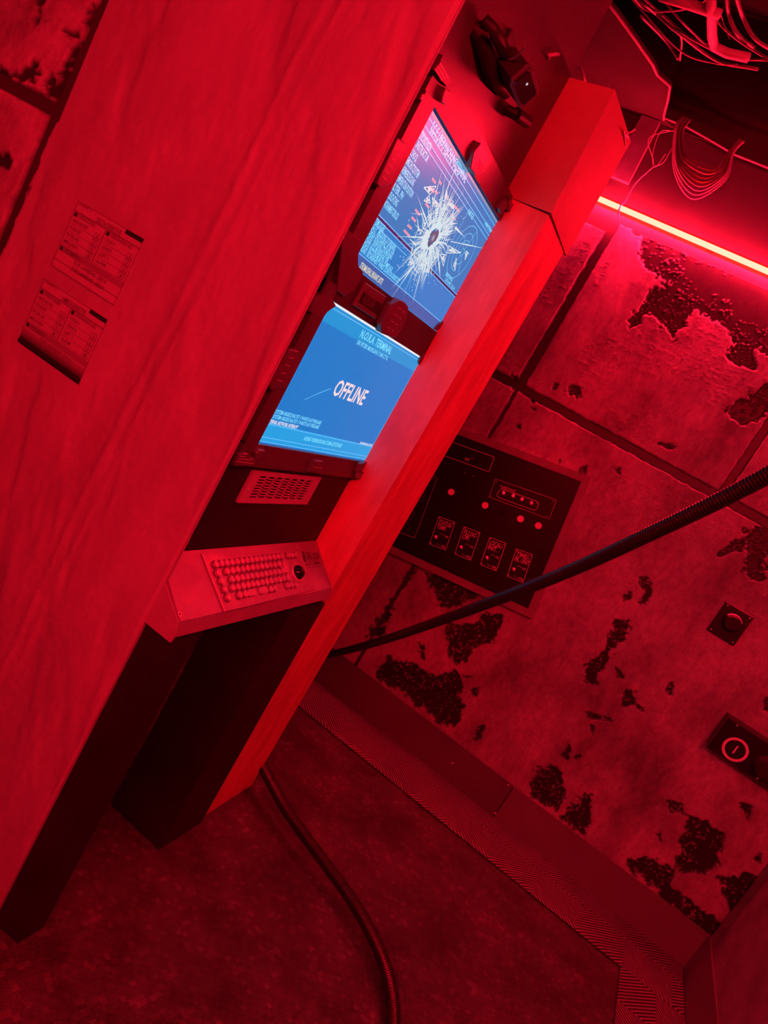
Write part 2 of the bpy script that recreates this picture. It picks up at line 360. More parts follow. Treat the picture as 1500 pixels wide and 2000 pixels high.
# back wall base + peeling slabs
wb = MB().box((-1.9, YB, FLOOR-.05), (XR+.12, YB+.12, ZC+.75)).build('wall_back', M_base); struct(wb); wb['label'] = 'dark bare wall behind peeling concrete slabs'
def wp(pts, sc, ox, oy, plane=YB-.012):
    out = []
    for (a, b_) in pts:
        p = ony(ox+a*sc, oy+b_*sc, plane); out.append((p.x/S, (p.z-H)/S))
    return out
T3 = 1/3
PEEL = [
 wp([(640,70),(690,130),(745,200),(760,330),(905,490),(800,500),(790,560),(690,680),(685,735),(740,700),(800,620),(880,720),(940,800),(1000,740),(1040,650),(1080,620),(1220,720),(1280,800),(1265,920),(1300,950),(1410,960),(1390,870),(1440,810),(1500,870),(1700,1000),(2300,1100),(2500,600),(1500,320)],T3,1000,400),
 wp([(1245,1200),(1330,1150),(1400,1110),(1500,1080),(1560,1120),(1500,1200),(1440,1260),(1330,1310),(1290,1270)],T3,1000,400),
 wp([(300,1095),(350,1065),(390,1070),(405,1125),(350,1112)],T3,1000,400), wp([(870,1400),(960,1412),(950,1440),(890,1420)],T3,1000,400),
 wp([(110,1105),(260,1165),(240,1185),(140,1150),(130,1205),(115,1190)],T3,1000,400), wp([(245,1040),(270,1045),(260,1085),(240,1090)],T3,1000,400),
 wp([(0,1000),(40,1020),(60,1060),(30,1090),(0,1070)],T3,1000,400), wp([(600,1550),(640,1540),(625,1580)],T3,1000,400), wp([(395,1540),(430,1535),(425,1575),(395,1570)],T3,1000,400),
 wp([(265,1485),(290,1480),(290,1515),(270,1520)],T3,1000,400), wp([(5,1290),(50,1285),(40,1310)],T3,1000,400),
 wp([(575,50),(700,80),(850,130),(760,200),(700,230),(640,210),(600,120)],.4,600,1100),
 wp([(500,40),(530,30),(440,170),(410,250),(330,350),(320,330),(380,230)],.4,600,1100), wp([(310,310),(390,305),(380,355),(290,362)],.4,600,1100),
 wp([(650,330),(700,300),(800,290),(880,260),(945,255),(930,350),(890,400),(800,410),(780,480),(720,500),(690,460),(700,380)],.4,600,1100),
 wp([(535,390),(578,390),(570,472),(545,468)],.4,600,1100), wp([(380,450),(415,455),(400,485)],.4,600,1100),
 wp([(330,500),(450,478),(530,490),(560,520),(620,540),(730,515),(755,580),(740,640),(765,700),(745,760),(680,810),(600,745),(450,625),(340,570)],.4,600,1100),
 wp([(750,540),(805,550),(770,575)],.4,600,1100), wp([(800,620),(832,608),(832,648),(805,642)],.4,600,1100), wp([(825,800),(862,788),(852,862),(818,862)],.4,600,1100),
 wp([(1190,1000),(1240,1015),(1258,1130),(1225,1215),(1090,1135),(1085,1080),(1120,1010)],.4,600,1100),
 wp([(1330,1140),(1392,1128),(1380,1230),(1350,1338),(1225,1235),(1280,1180),(1320,1200)],.4,600,1100),
 wp([(1365,728),(1490,752),(1482,772),(1370,752)],.4,600,1100), wp([(1378,788),(1400,795),(1395,835),(1382,820)],.4,600,1100),
 wp([(1240,950),(1282,888),(1272,962)],.4,600,1100), wp([(1290,950),(1332,940),(1320,965)],.4,600,1100),
 wp([(635,485),(700,458),(708,510),(650,525)],T3,1000,1000), wp([(755,358),(782,395),(825,450),(782,555),(735,532),(770,460),(748,385)],T3,1000,1000),
 wp([(600,620),(692,625),(695,680),(560,880),(465,1005),(428,1002),(440,880),(560,760)],T3,1000,1000),
 wp([(658,1028),(712,1058),(725,1135),(648,1135)],T3,1000,1000), wp([(598,898),(612,900),(645,975),(620,965)],T3,1000,1000), wp([(725,1125),(760,1140),(770,1165),(735,1150)],T3,1000,1000),
 wp([(928,1000),(945,990),(925,1075),(900,1040)],T3,1000,1000), wp([(945,1112),(1015,1178),(960,1145)],T3,1000,1000),
 wp([(1370,100),(1500,70),(1560,150),(1500,260),(1465,405),(1390,405),(1358,330),(1410,230),(1370,160)],T3,1000,1000), wp([(1195,265),(1280,188),(1355,180),(1340,222),(1250,245)],T3,1000,1000),
 wp([(1470,1060),(1510,1080),(1505,1180),(1475,1160)],T3,1000,1000),
 wp([(1000,418),(1080,430),(1110,480),(1200,510),(1285,590),(1270,700),(1200,765),(1050,765),(1060,650),(1098,490)],.4,900,1400), wp([(950,572),(982,555),(978,614)],.4,900,1400),
 wp([(775,695),(900,688),(1050,770),(1040,820),(1080,880),(1220,960),(1230,1000),(1330,1050),(1345,1160),(1200,1080)],.4,900,1400),
 wp([(1270,790),(1420,760),(1500,880),(1540,1100),(1420,1120),(1330,1150),(1320,1000),(1290,870)],.4,900,1400),
 wp([(1365,415),(1422,440),(1402,505)],.4,900,1400), wp([(1430,690),(1475,660),(1462,712)],.4,900,1400),
]
def slab(name, x0, x1, z0, z1, plane, thick, res, peel, parent, seed, m, dips=None):
    n0 = int((x1-x0)*S/res)+2; n1 = int((z1-z0)*S/res)+2
    X, Z = np.meshgrid(np.linspace(x0, x1, n0), np.linspace(z0, z1, n1), indexing='ij')
    wob = fbm(X, Z, 20, seed, 5)*.036+fbm(X, Z, 70, seed+9, 3)*.022
    sd = np.full(X.shape, 9.0)
    for k, pl in enumerate(peel):
        xs = [p[0] for p in pl]; zs = [p[1] for p in pl]; mg = .12
        sel = (X > min(xs)-mg) & (X < max(xs)+mg) & (Z > min(zs)-mg) & (Z < max(zs)+mg)
        if not sel.any(): continue
        small = min(1.0, .35+max(max(xs)-min(xs), max(zs)-min(zs))/.35)
        sd[sel] = np.minimum(sd[sel], sdpoly(X[sel], Z[sel], pl)+wob[sel]*small)
    edge = np.minimum(np.minimum(X-x0, x1-X), np.minimum(Z-z0, z1-Z))+fbm(X, Z, 30, seed+20, 4)*.006-.006
    # flecks of coating left standing inside the bared patches
    fl = (fbm(X, Z, 150, seed+31, 2) > .50-.5*np.clip(.05+sd, -.02, .05)+.25*fbm(X, Z, 14, seed+33, 2)) & (sd > -.12)
    bare = np.clip(.5-sd/.006, 0, 1); bare = np.where(fl & (sd < 0), bare*.25, bare)
    ed = np.clip(.5-edge/.006, 0, 1)
    pe = np.maximum(bare, ed)
    sk = fbm(X*.5+Z*.2, Z*2.2-X*.3, 26, seed+55, 3); scr_ = np.where(np.abs(sk) < .035, 1.0, 0)*(fbm(X, Z, 4, seed+57, 2) > .05)
    dip = 0 if not dips else -sum(.010*np.exp(-((X-dx)/.035)**2)*(.7+.5*fbm(X, Z, 7, seed+60, 3)) for dx in dips)*(1-pe)
    hgt = thick*(1-pe)+.0016*fbm(X, Z, 9, seed+40, 5)*(1-pe)+.0006*np.exp(-np.abs(sd-.008)/.006)*(sd > 0)+.0016*scr_*(1-pe)+dip
    b_ = (np.arange(n0)[:,None] % (n0-1) == 0) | (np.arange(n1)[None,:] % (n1-1) == 0)
    hgt = np.where(b_, -.004, hgt)
    co = np.stack([X*S, (plane-hgt)*S, Z*S+H], -1).reshape(-1,3)
    return grid_obj(name, co, n0, n1, m, parent, pe)
VG1, VG2, HG = -1.065, .165, .20
ZT = 1.225
for i,(a,b_) in enumerate(((-1.7, VG1-.02), (VG1+.02, VG2-.015), (VG2+.015, XR))):
    slab('concrete_slab', a, b_, HG+.018, ZT if i else 1.16, YB-.001, .016, .0042, PEEL, wb, 100+i*7, M_conc)
VL = VG1
for i,(a,b_) in enumerate(((-1.7, VL-.004), (VL+.004, XR))):
    slab('concrete_slab', a, b_, -1.80, HG-.018, YB-.001, .016, .0042, PEEL, wb, 140+i*7, M_conc, dips=(VG2,) if i else None)

# right wall, rear wall, far left wall, alcove wall
wr = MB().box((XR, YN-.1, FLOOR-.05), (XR+.12, YB, ZC+.05)).build('wall_right', M_base); struct(wr)
slab_r = MB().box((XR-.018, 2.2, -1.8), (XR+.001, YB-.03, .18)); slab_r.build('concrete_slab', mat('plain_concrete', g(.16), rough=.6, col2=g(.30), nscale=5, bump=.3, bscale=50), wr)
for zz in ((.22, 1.22),):
    MB().box((XR-.018, 2.2, zz[0]), (XR+.001, YB-.03, zz[1])).build('concrete_slab', MATS['plain_concrete'], wr)
struct(MB().box((XL-.1, YN-.12, FLOOR-.05), (XR, YN, ZC+.05)).build('wall_rear', MATS['plain_concrete']))
struct(MB().box((XL-.12, YN, FLOOR-.05), (XL, YP+.02, ZC+.05)).build('wall_far_left', MATS['plain_concrete']))
struct(MB().box((-1.9, YF+.1, FLOOR-.05), (-1.78, YB, ZC+.05)).build('wall_alcove', M_base))

# near wall: concrete panels at its left, plaster skin to the right
wn = MB().box((XL, YP+.012, FLOOR-.05), (-1.045, YP+.10, ZC+.02)).build('wall_near', M_base); struct(wn); wn['label'] = 'near wall of troweled plaster with concrete panels at its left'
T4 = .4
PEEL_N = [
 wp([(180,-30),(215,-30),(215,60),(270,120),(380,160),(390,195),(320,165),(220,110),(180,140),(160,130)],T4,0,0,YP),
 wp([(440,40),(520,-40),(560,-40),(410,220),(325,480),(318,590),(230,470),(240,390),(270,400),(330,240),(380,200)],T4,0,0,YP),
 wp([(-60,350),(90,335),(160,280),(180,300),(160,400),(100,405),(0,380)],T4,0,0,YP), wp([(-60,740),(70,768),(40,830),(-60,835)],T4,0,0,YP),
 wp([(120,920),(150,905),(140,940)],T4,0,0,YP), wp([(95,1040),(115,1040),(110,1062)],T4,0,0,YP)]
for (a,b_,z0,z1,sd_) in ((XL,-1.985,.145,ZC,300),(XL,-1.995,FLOOR,.115,310)):
    slab('concrete_panel', a, b_, z0, z1, YP+.011, .012, .006, PEEL_N, wn, sd_, M_conc)
M_strip = concrete('edge_concrete', g(.42), g(.55))
slab('concrete_panel', -1.962, -1.85, .145, ZC, YP+.011, .006, .005, PEEL_N, wn, 320, M_strip)
slab('concrete_panel', -1.972, -1.85, FLOOR, .115, YP+.011, .006, .005, PEEL_N, wn, 330, M_strip)
# plaster skin (height field with trowel marks and a long vertical ridge)
x0, x1, z0, z1 = -1.938, XC, FLOOR, ZC
n0, n1 = int((x1-x0)*S/.004), int((z1-z0)*S/.004)
X, Z = np.meshgrid(np.linspace(x0, x1, n0), np.linspace(z0, z1, n1), indexing='ij')
rx = -1.30+.03*(Z+.3)/2+.012*fbm(Z*0, Z, 2.2, 401, 3)
rid = np.exp(-((X-rx)/.012)**2)*(.7+.6*fbm(X, Z, 22, 402, 4))+.7*np.exp(-((X-rx-.045)/.010)**2)*(.5+.8*fbm(X, Z, 18, 403, 4))
hh = .0045*fbm(X*1.0, Z*.42, 5, 404, 5)+.005*rid+.0012*fbm(X, Z, 60, 405, 3)*(Z < .4)
steps = fbm(X*1.3+.3*Z, Z*.35, 4.2, 410, 4); hh = hh+.004*np.tanh(steps*9)
hh = hh+.006; flat = 1/(1+np.exp(-60*np.minimum(np.minimum(X+1.79, -1.45-X), np.minimum(Z+.53, -.02-Z)))); hh = hh*(1-flat)+.006*flat; lef = np.clip((X-x0)/.05, 0, 1); hh = hh*lef+.007*(1-lef)
hh[-1,:] = 0
co = np.stack([X*S, (YP-hh)*S, Z*S+H], -1).reshape(-1,3)
grid_obj('plaster_skin', co, n0, n1, M_plaster, wn)
MB().box((-1.94, YP+.0045, FLOOR), (-1.925, YP+.013, ZC)).box((-1.03, YP+.003, FLOOR), (XC, YP+.011, ZC)).build('plaster_edge', M_plaster, wn)

# console wall above and behind the monitors
wl = MB().box((XW-.06, YP+.045, -.60), (XW, YF, ZC)).build('wall_left', M_upper); struct(wl); wl['label'] = 'smooth console wall behind the two stacked monitors'

# ceiling with a torn opening, dark void above
ch = [onz(1183,0,ZC), onz(1205,28,ZC), onz(1240,76,ZC), onz(1275,126,ZC), onz(1284,146,ZC), onz(1309,168,ZC), onz(1305,195,ZC), onz(1297,226,ZC), onz(1297,234,ZC)]
first = ch[0]; prev = P(-1.75, 2.45, ZC)
hole = [Vector((-1.70*S, 2.55*S, ZC*S+H))]+ch+[P(-1.05, YB-.005, ZC), P(.75, YB-.005, ZC), P(.8, 2.4, ZC), P(-.6, 2.0, ZC)]
outer = [P(-1.9, 2.2, ZC), P(-1.9, YB, ZC), P(XR, YB, ZC), P(XR, YN, ZC), P(XL, YN, ZC), P(XL, 2.2, ZC)]
bm = bmesh.new()
def loop(pts):
    vs_ = [bm.verts.new(p) for p in pts]; return [bm.edges.new((vs_[i], vs_[(i+1)%len(vs_)])) for i in range(len(vs_))]
ed = loop(outer)+loop(hole)
bmesh.ops.triangle_fill(bm, use_beauty=True, use_dissolve=False, edges=ed)
r_ = bmesh.ops.extrude_face_region(bm, geom=bm.faces[:]); bmesh.ops.translate(bm, verts=[v for v in r_['geom'] if isinstance(v, bmesh.types.BMVert)], vec=(0,0,.014))
bmesh.ops.recalc_face_normals(bm, faces=bm.faces)
me = bpy.data.meshes.new('ceiling'); bm.to_mesh(me); bm.free(); me.materials.append(M_ceil); ceil = bpy.data.objects.new('ceiling', me); C.objects.link(ceil); struct(ceil); ceil['label'] = 'ceiling board with a torn opening full of cables'
V2 = ZC+.62
MB().box((-1.95, 1.9, V2), (1.0, YB+.02, V2+.03)).build('void_top', M_blackm, ceil)
MB().box((-1.95, 1.87, ZC+.022), (1.0, 1.9, V2)).build('void_side', M_blackm, ceil)
MB().box((-1.95, 1.9, ZC+.022), (-1.92, YB, V2)).box((.97, 1.9, ZC+.022), (1.0, YB, V2)).build('void_side', M_blackm, ceil)
# black lining board hanging at the back of the opening
a = ony(1297,234,YB-.03); b_ = ony(1500,331,YB-.03); c_ = ony(1309,168,YB-.03); d_ = ony(1340,128,YB-.03); e_ = ony(1500,118,YB-.03)
rag = [a, a.lerp(b_,.2)+Vector((0,0,.006)), a.lerp(b_,.45), a.lerp(b_,.7)+Vector((0,0,-.008)), b_, b_+(b_-a)*.8+Vector((0,0,.02)), e_+(b_-a)*.8, e_, d_, c_]
lin_ = MB().prism(rag, (0,-.012,0)).build('void_lining', mat('lining_board', g(.035), rough=.6), ceil)
ep = [p+Vector((0,-.014,0)) for p in rag[:6]]
MB().tube(ep, .0035, 6).build('torn_edge', M_frame, ceil)
ep = [p+Vector((0,0,-.001)) for p in ch]
MB().tube([ch[0]+(ch[0]-ch[1])*3]+ep, .0045, 6).build('torn_edge', M_frame, ceil)

# two thin blocks on the wall top beside the opening, the right one paler
struct(MB().box((-1.78, YB-.03, 1.36), (-1.22, YB-.001, 1.62)).build('trim_1', M_block))
struct(MB().hexa([P(-1.235,YB-.035,1.42),P(-1.11,YB-.035,1.42),P(-1.11,YB-.001,1.42),P(-1.235,YB-.001,1.42),P(-1.235,YB-.035,1.76),P(-1.13,YB-.035,1.76),P(-1.13,YB-.001,1.76),P(-1.235,YB-.001,1.76)]).build('trim_2', mat('ply_block', g(.2), rough=.6, col2=g(.13), nscale=12)))

# skirting boards
ZB = -1.775
jx = (onz(985,1600,FLOOR).x)/S - .06
bb = MB().box((-1.75, YB-.026, FLOOR), (jx-.003, YB-.016, ZB)).build('baseboard_back', M_board); struct(bb); bb['label'] = 'flat dark skirting along the back wall'
MB().box((jx+.003, YB-.029, FLOOR), (XR-.02, YB-.016, ZB)).build('board', mat('skirting_paint_newer', g(.15), rough=.42, col2=g(.17), nscale=4), bb)
br_ = MB().box((XR-.03, 1.0, FLOOR), (XR-.019, YB-.03, ZB)).build('baseboard_right', MATS['skirting_paint_newer']); struct(br_)
for px_ in ((884,1490),(993,1533),(968,1588)):
    p = ony(*px_, YB-.03); MB().disc(p+Vector((0,-.001,0)), (0,-1,0), .004, 10).build('screw', M_white, bb)

# diamond ribbed mat strips
def strip(name, cx, cy, L0, L1, half0, half1, rot, label):
    me = bpy.data.meshes.new(name); n = 24; vs_, fs_ = [], []
    for i in range(n+1):
        t = L0+(L1-L0)*i/n
        for (yy, zz) in ((-half0,-.003),(-half0+.03,.004),(half1,.004)): vs_.append((t*S, yy*S, zz*S))
    for i in range(n):
        for k in range(2): fs_.append((i*3+k, (i+1)*3+k, (i+1)*3+k+1, i*3+k+1))
    me.from_pydata(vs_, [], fs_); me.materials.append(M_mat); o = bpy.data.objects.new(name, me); C.objects.link(o)
    o.location = P(cx, cy, FLOOR+.0125); o.rotation_euler.z = rot
    return tag(o, label, 'mat', 'ribbed mat strips along the skirting')
strip('ribbed_mat', -.332, 3.915, -1.35, 1.64, .25, .157, 0, 'long ribbed diamond-pattern rubber strip under the control panel wall')
strip('ribbed_mat', 1.16, 3.40, -2.2, .27, .157, .19, math.pi/2, 'short ribbed diamond-pattern strip turning toward the viewer in the right corner')

# ================================================================== LAMPS
def led(name, pA, pB, rad, nrm, label, joint=None, m=None):
    pA, pB = Vector(pA), Vector(pB); root = thing(name, label, 'lamp', (pA+pB)/2, 'red light tubes')
    cuts = [0.0]+([joint] if joint else [])+[1.0]
    for a_, b2 in zip(cuts, cuts[1:]):
        A = pA.lerp(pB, a_+(.0015 if a_ else 0)); B = pA.lerp(pB, b2-(.0015 if b2 < 1 else 0))
        MB().tube([A, B], rad, 14).build('tube', m or M_tube, root, smooth=True)
        n_ = Vector(nrm)
    for t in (0.02, .35, .7, .98):
        q = pA.lerp(pB, t); MB().bar(q+n_*rad, q+n_*(rad+.012), (pB-pA), .02, .008).build('clip', M_alum, root)
    return root
yl = YB-.035
A = ony(1160,384,yl); zl = (A.z-H)/S
led('light_tube', P(-1.55, yl, zl), P(XR-.03, yl, zl), .0098, (0,1,0), 'glowing red light tube running along the top of the back wall', joint=(ony(1210,405,yl).x/S+1.55)/(XR-.03+1.55))
tube_root = bpy.data.objects['light_tube']
for k in range(64):                    # unseen point lights added in front of the tube, tinting its light rose
    ld = bpy.data.lights.new('diode', 'POINT'); ld.color = (1.0, .006, .05); ld.energy = .27; ld.shadow_soft_size = 0.0
    o = bpy.data.objects.new('diode', ld); C.objects.link(o); o.parent = tube_root
    o.location = P(-1.47+(XR-.11+1.47)*(k+.5)/64, yl-.040, zl-.006)-Vector(tube_root.location)
led('light_tube', P(-1.2, YN+.04, 1.45), P(XR-.1, YN+.04, 1.45), .0098, (0,-1,0), 'red light tube on the rear wall behind the viewer', m=M_tube2)
led('light_tube', P(XR-.04, -1.6, 1.45), P(XR-.04, 1.0, 1.45), .0098, (1,0,0), 'red light tube along the right wall beside the viewer', m=M_tube2)

# ================================================================== PILLAR
XF = -.871
root = thing('pillar', 'red-lit painted pillar with boxed top standing right of the monitors', 'pillar', P(-.95, 2.63, FLOOR))
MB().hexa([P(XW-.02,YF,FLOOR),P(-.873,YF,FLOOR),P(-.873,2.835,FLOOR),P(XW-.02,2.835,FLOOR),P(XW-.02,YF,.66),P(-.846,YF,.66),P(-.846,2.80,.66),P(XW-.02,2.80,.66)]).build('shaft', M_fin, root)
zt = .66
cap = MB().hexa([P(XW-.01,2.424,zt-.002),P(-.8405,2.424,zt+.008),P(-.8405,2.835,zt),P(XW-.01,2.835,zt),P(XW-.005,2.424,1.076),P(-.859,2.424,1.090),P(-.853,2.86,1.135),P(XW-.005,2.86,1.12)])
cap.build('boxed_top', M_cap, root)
def wire(name, pts, r, label, m=None, group=None, n=6, k=8):
    o = MB().tube(catmull(pts, k), r, n).build(name, m or M_wire, None, smooth=True); return tag(o, label, 'cable', group)
wire('wire', [P(-.96,2.5,1.07), ony(1142,158,2.45), ony(1138,142,2.5), ony(1133,133,2.55)], .004, 'bent red wire stub rising from the boxed pillar top', M_wirel)
wire('wire', [P(-.852,2.80,1.12), onx(1222,262,-.845), onx(1232,258,-.83), onx(1241,252,-.82)], .0025, 'thin pale wire end sticking out of the pillar top corner', M_wirel)
wire('wire', [P(-.852,2.82,1.10), onx(1220,262,-.845), onx(1219,255,-.84)], .002, 'short thin wire whisker beside the pale wire end on the pillar top', M_wirel)

# ================================================================== CONSOLE BASE
root = thing('console_base', 'black console cabinet with open knee recess under the keyboard shelf', 'cabinet', P(-1.0, 1.97, FLOOR))
ZK = -.90
MB().box((XW-.02, YP+.045, -.80), (XW+.006, YF-.001, -.42)).build('back_panel', M_black, root)
MB().box((XC-.07, YP+.013, FLOOR), (-.852, 1.632, ZK-.03)).build('near_side', M_black, root)
MB().box((XW-.1, 2.165, FLOOR), (-.856, YF-.001, ZK-.03)).build('far_side', M_black, root)
MB().box((-1.36, 1.62, FLOOR), (-1.33, 2.25, -.80)).box((-1.36, 1.60, FLOOR), (-1.0, 1.628, -.80)).build('recess_lining', M_blackm, root)
MB().box((-1.0, 1.633, -.975), (-.95, 2.164, -.945)).build('rail', M_black, root)
# cheek below the shelf (end plate in the plaster plane)
ck = [(-.956,-.927),(-.956,-.803),(-.867,-.866),(-.855,-.901),(-.858,-.926)]
MB().prism([P(x,YP-.002,z) for x,z in ck], (0,.008*S,0)).build('cheek', M_plaster, root)

# ================================================================== KEYBOARD SHELF
KF, KBk = Vector((-.865,0,-.864)), Vector((-1.013,0,-.746))
kv = (KBk-KF).normalized(); kn = Vector((0,1,0)).cross(kv).normalized()
def K(y, t, h=0.0):   # point on the sloping plate: t 0 front .. 1 back, h height in metres
    q = KF.lerp(KBk, t); return P(q.x, y, q.z)+kn*h
def onk(u, v, h=0.0):
    p0 = K(0, 0, h); d = ray(u, v); o = Vector((0,0,H)); t = (p0-o).dot(kn)/d.dot(kn); return o+d*t
root = thing('keyboard', 'metal industrial keyboard shelf with round keys and trackball below the vent', 'keyboard', K(1.98,.5,-.03))
y0, y1 = YP+.007, YF-.001
MB().hexa([K(y0,0,-.022),K(y1,0,-.022),K(y1,1,-.022),K(y0,1,-.022),K(y0,0,0),K(y1,0,0),K(y1,1,0),K(y0,1,0)]).build('tray', M_steel2, root)
MB().hexa([P(-.870,y0,-.916),P(-.852,y0,-.905),P(-.852,y1,-.905),P(-.870,y1,-.916),P(-.880,y0,-.868),P(-.8635,y0,-.866),P(-.8635,y1,-.866),P(-.880,y1,-.868)]).build('front_lip', M_steel2, root)
kz = 280/1500
def kp(x, y, h=0.0): return onk(380+x*kz, 1060+y*kz, h)
pl = [kp(300,730), kp(62,125), kp(1090,88), kp(1243,498)]
plate = MB().prism(pl[::-1], kn*.005, .0015).build('key_plate', M_steel, root)
lp = [kp(1243,498), kp(1090,88), kp(1270,0), kp(1440,440)]
keyroot = plate
def key_mesh():
    mb = MB(); n = 14; r = .0076; prof = [(.0003,r*1.24),(.0003,r*1.0),(.0062,r*.98),(.0075,r*.86),(.0075,r*.58),(.0069,r*.50)]
    U, V_ = Vector((0,1,0)), kv
    vs_, fs_ = [], []
    for hh_, rr in prof:
        for k in range(n): a = 2*math.pi*k/n; vs_.append(U*math.cos(a)*rr+V_*math.sin(a)*rr+kn*hh_)
    for j in range(len(prof)-1):
        for k in range(n): fs_.append((j*n+k, j*n+(k+1)%n, (j+1)*n+(k+1)%n, (j+1)*n+k))
    fs_.append(tuple((len(prof)-1)*n+k for k in range(n)))
    me = bpy.data.meshes.new('key'); me.from_pydata([tuple(v) for v in vs_], [], fs_); me.materials.append(M_key); me.materials.append(M_keyt)
    for i_ in range(n): me.polygons[i_].material_index = 1  # dark ring painted round each key's foot in place of its shadow
    return me
KM = key_mesh(); ko = origin(root)
def key(x, y):
    p = kp(x, y, .007); p = p-kn*.002
    o = bpy.data.objects.new('key', KM); C.objects.link(o); o.parent = root; o.location = p-ko
    mb = MB(); mb.disc(p+kn*.0056, kn, .0024, 8, .0012); 
    return o
def row(a, b, n):
    A, B = kp(*a, .005), kp(*b, .005)
    for i in range(n):
        p = A.lerp(B, i/(n-1)); o = bpy.data.objects.new('key', KM); C.objects.link(o); o.parent = root; o.location = p-ko
row((205,232),(897,147),15); row((965,138),(1042,131),3)
key(237,318); row((322,305),(866,230),12); key(272,403); row((372,390),(907,302),12)
key(308,490); row((379,479),(916,382),12); key(968,371); key(342,577); row((455,555),(510,543),2)
row((780,490),(825,483),2); row((957,452),(1042,440),3)
def pill(c, du, dv, name='wide_key'):
    U, V_ = Vector((0,1,0)), kv; pts = []
    r = min(du, dv)*.8
    for (sx, sy, a0) in ((1,1,0),(-1,1,90),(-1,-1,180),(1,-1,270)):
        for k in range(5):
            a = math.radians(a0+k*22.5); pts.append(c+U*(sx*(du-r)+r*math.cos(a))+V_*(sy*(dv-r)+r*math.sin(a)))
    MB().prism(pts, kn*.0058, .0012).build(name, M_key, root)
pill(kp(585,528,.005), .0165, .0078); pill(kp(707,503,.005), .0165, .0078); pill(kp(942,258,.005), .0075, .0165)
tb = kp(1070,315,.005)
ring = MB(); prof = [(.0265,0),(.0265,.003),(.024,.0045),(.0195,.0045),(.0175,.001),(.0175,-.004)]
vs_, fs_ = [], []; n = 28
for rr, hh_ in prof:
    for k in range(n): a = 2*math.pi*k/n; vs_.append(tb+Vector((0,1,0))*math.cos(a)*rr+kv*math.sin(a)*rr+kn*hh_)
for j in range(len(prof)-1):
    for k in range(n): fs_.append((j*n+k, j*n+(k+1)%n, (j+1)*n+(k+1)%n, (j+1)*n+k))
ring.add(vs_, fs_); ring.build('trackball_ring', M_key, root, smooth=True)
bm = bmesh.new(); bmesh.ops.create_uvsphere(bm, u_segments=24, v_segments=16, radius=.0182); me = bpy.data.meshes.new('trackball'); bm.to_mesh(me); bm.free(); me.shade_smooth(); me.materials.append(M_ball)
o = bpy.data.objects.new('trackball', me); C.objects.link(o); o.parent = root; o.location = tb-ko+kn*.002; o['label'] = 'black glossy trackball'
# label area with letters
lab = MB(); kuv = Vector((0,1,0))
def kq(pts, h): return [kp(x, y, h) for x, y in pts]
lab.add(kq([(1093,98),(1140,90),(1172,196),(1128,202)], .0012), [(0,1,2,3)]); lb = lab.build('label_block', M_ink2, root)
tx = MB(); put_text(tx, 'VR-220', kp(1178,190,.0012), kp(1312,162,.0012), kv, .017); put_text(tx, 'TERMINAL', kp(1160,118,.0012), kp(1215,108,.0012), kv, .005); tx.build('lettering', M_keyt, root)
tx = MB(); put_text(tx, 'A', kp(1120,140,.0016), kp(1142,136,.0016), kv, .012); tx.build('lettering', M_key, root)
bx = MB(); outline(bx, kq([(1143,215),(1308,180),(1330,240),(1165,265)], .0012), .001, kn); line(bx, kp(1155,240,.0012), kp(1318,212,.0012), .001, kn)
bx.add(kq([(1250,210),(1305,200),(1310,216),(1255,226)], .0012), [(0,1,2,3)]); put_text(bx, 'SERIE NR.', kp(1163,238,.0012), kp(1225,226,.0012), kv, .004); bx.build('lettering', M_keyt, root)
line_m = MB(); line(line_m, kp(1093,90,.0008), kp(1243,496,.0008), .0012, kn); line_m.build('seam', M_keyt, root)
for (x, y) in ((-42,28),(-158,748),(1066,38),(1268,40),(1425,432)):
    p = kp(x, y, .0005); sc = MB().disc(p+kn*.001, kn, .0055, 12).disc(p+kn*.0012, kn, .0058, 12, .0045).build('screw', M_key, root)
    MB().disc(p+kn*.0014, kn, .0022, 6).build('screw_socket', M_ink2, sc)
for (u, v) in ((468,1212),(514,1199),(556,1188),(614,1188)):
    p = onx(u, v, -.860); MB().disc(p, (1,0,0), .002, 8).build('rivet', M_key, root)

# ================================================================== VENT
xv = XW+.012
root = thing('vent_grille', 'small metal louvre vent grille under the lower monitor', 'vent', P(xv, 1.965, -.585))
va, vb, vc, vd = 1.752, 2.178, -.582, -.475
def vbox(y0, y1, z0, z1, x0=XW+.0105, x1=xv+.003): return MB().box((x0,y0,z0),(x1,y1,z1))
vi = (va+.045, vb-.045, vc+.016, vd-.014)
f_ = MB()
for (a1,b1,c1,d1) in ((va,vb,vc,vi[2]),(va,vb,vi[3],vd),(va,vi[0],vi[2],vi[3]),(vi[1],vb,vi[2],vi[3])): f_.box((XW+.0065,a1,c1),(xv+.004,b1,d1))
f_.build('frame', M_vent, root)
MB().box((XW+.004,vi[0],vi[2]),(XW+.0075,vi[1],vi[3])).build('backing', M_blackm, root)
nc, nr = 7, 8
for k in range(1, nc):
    y = vi[0]+(vi[1]-vi[0])*k/nc; vbox(y-.006, y+.006, vi[2], vi[3]).build('divider', M_vent, root)
for k in range(1, nr):
    z = vi[2]+(vi[3]-vi[2])*k/nr; vbox(vi[0], vi[1], z-.0018, z+.0018, XW+.0105, xv+.003).build('slat', M_vent, root)
for (yy, zz) in ((va+.015, vc+.05), (vb-.018, vd-.02)):
    MB().disc(P(xv+.005, yy, zz), (1,0,0), .0025, 8).build('screw', M_white, root)

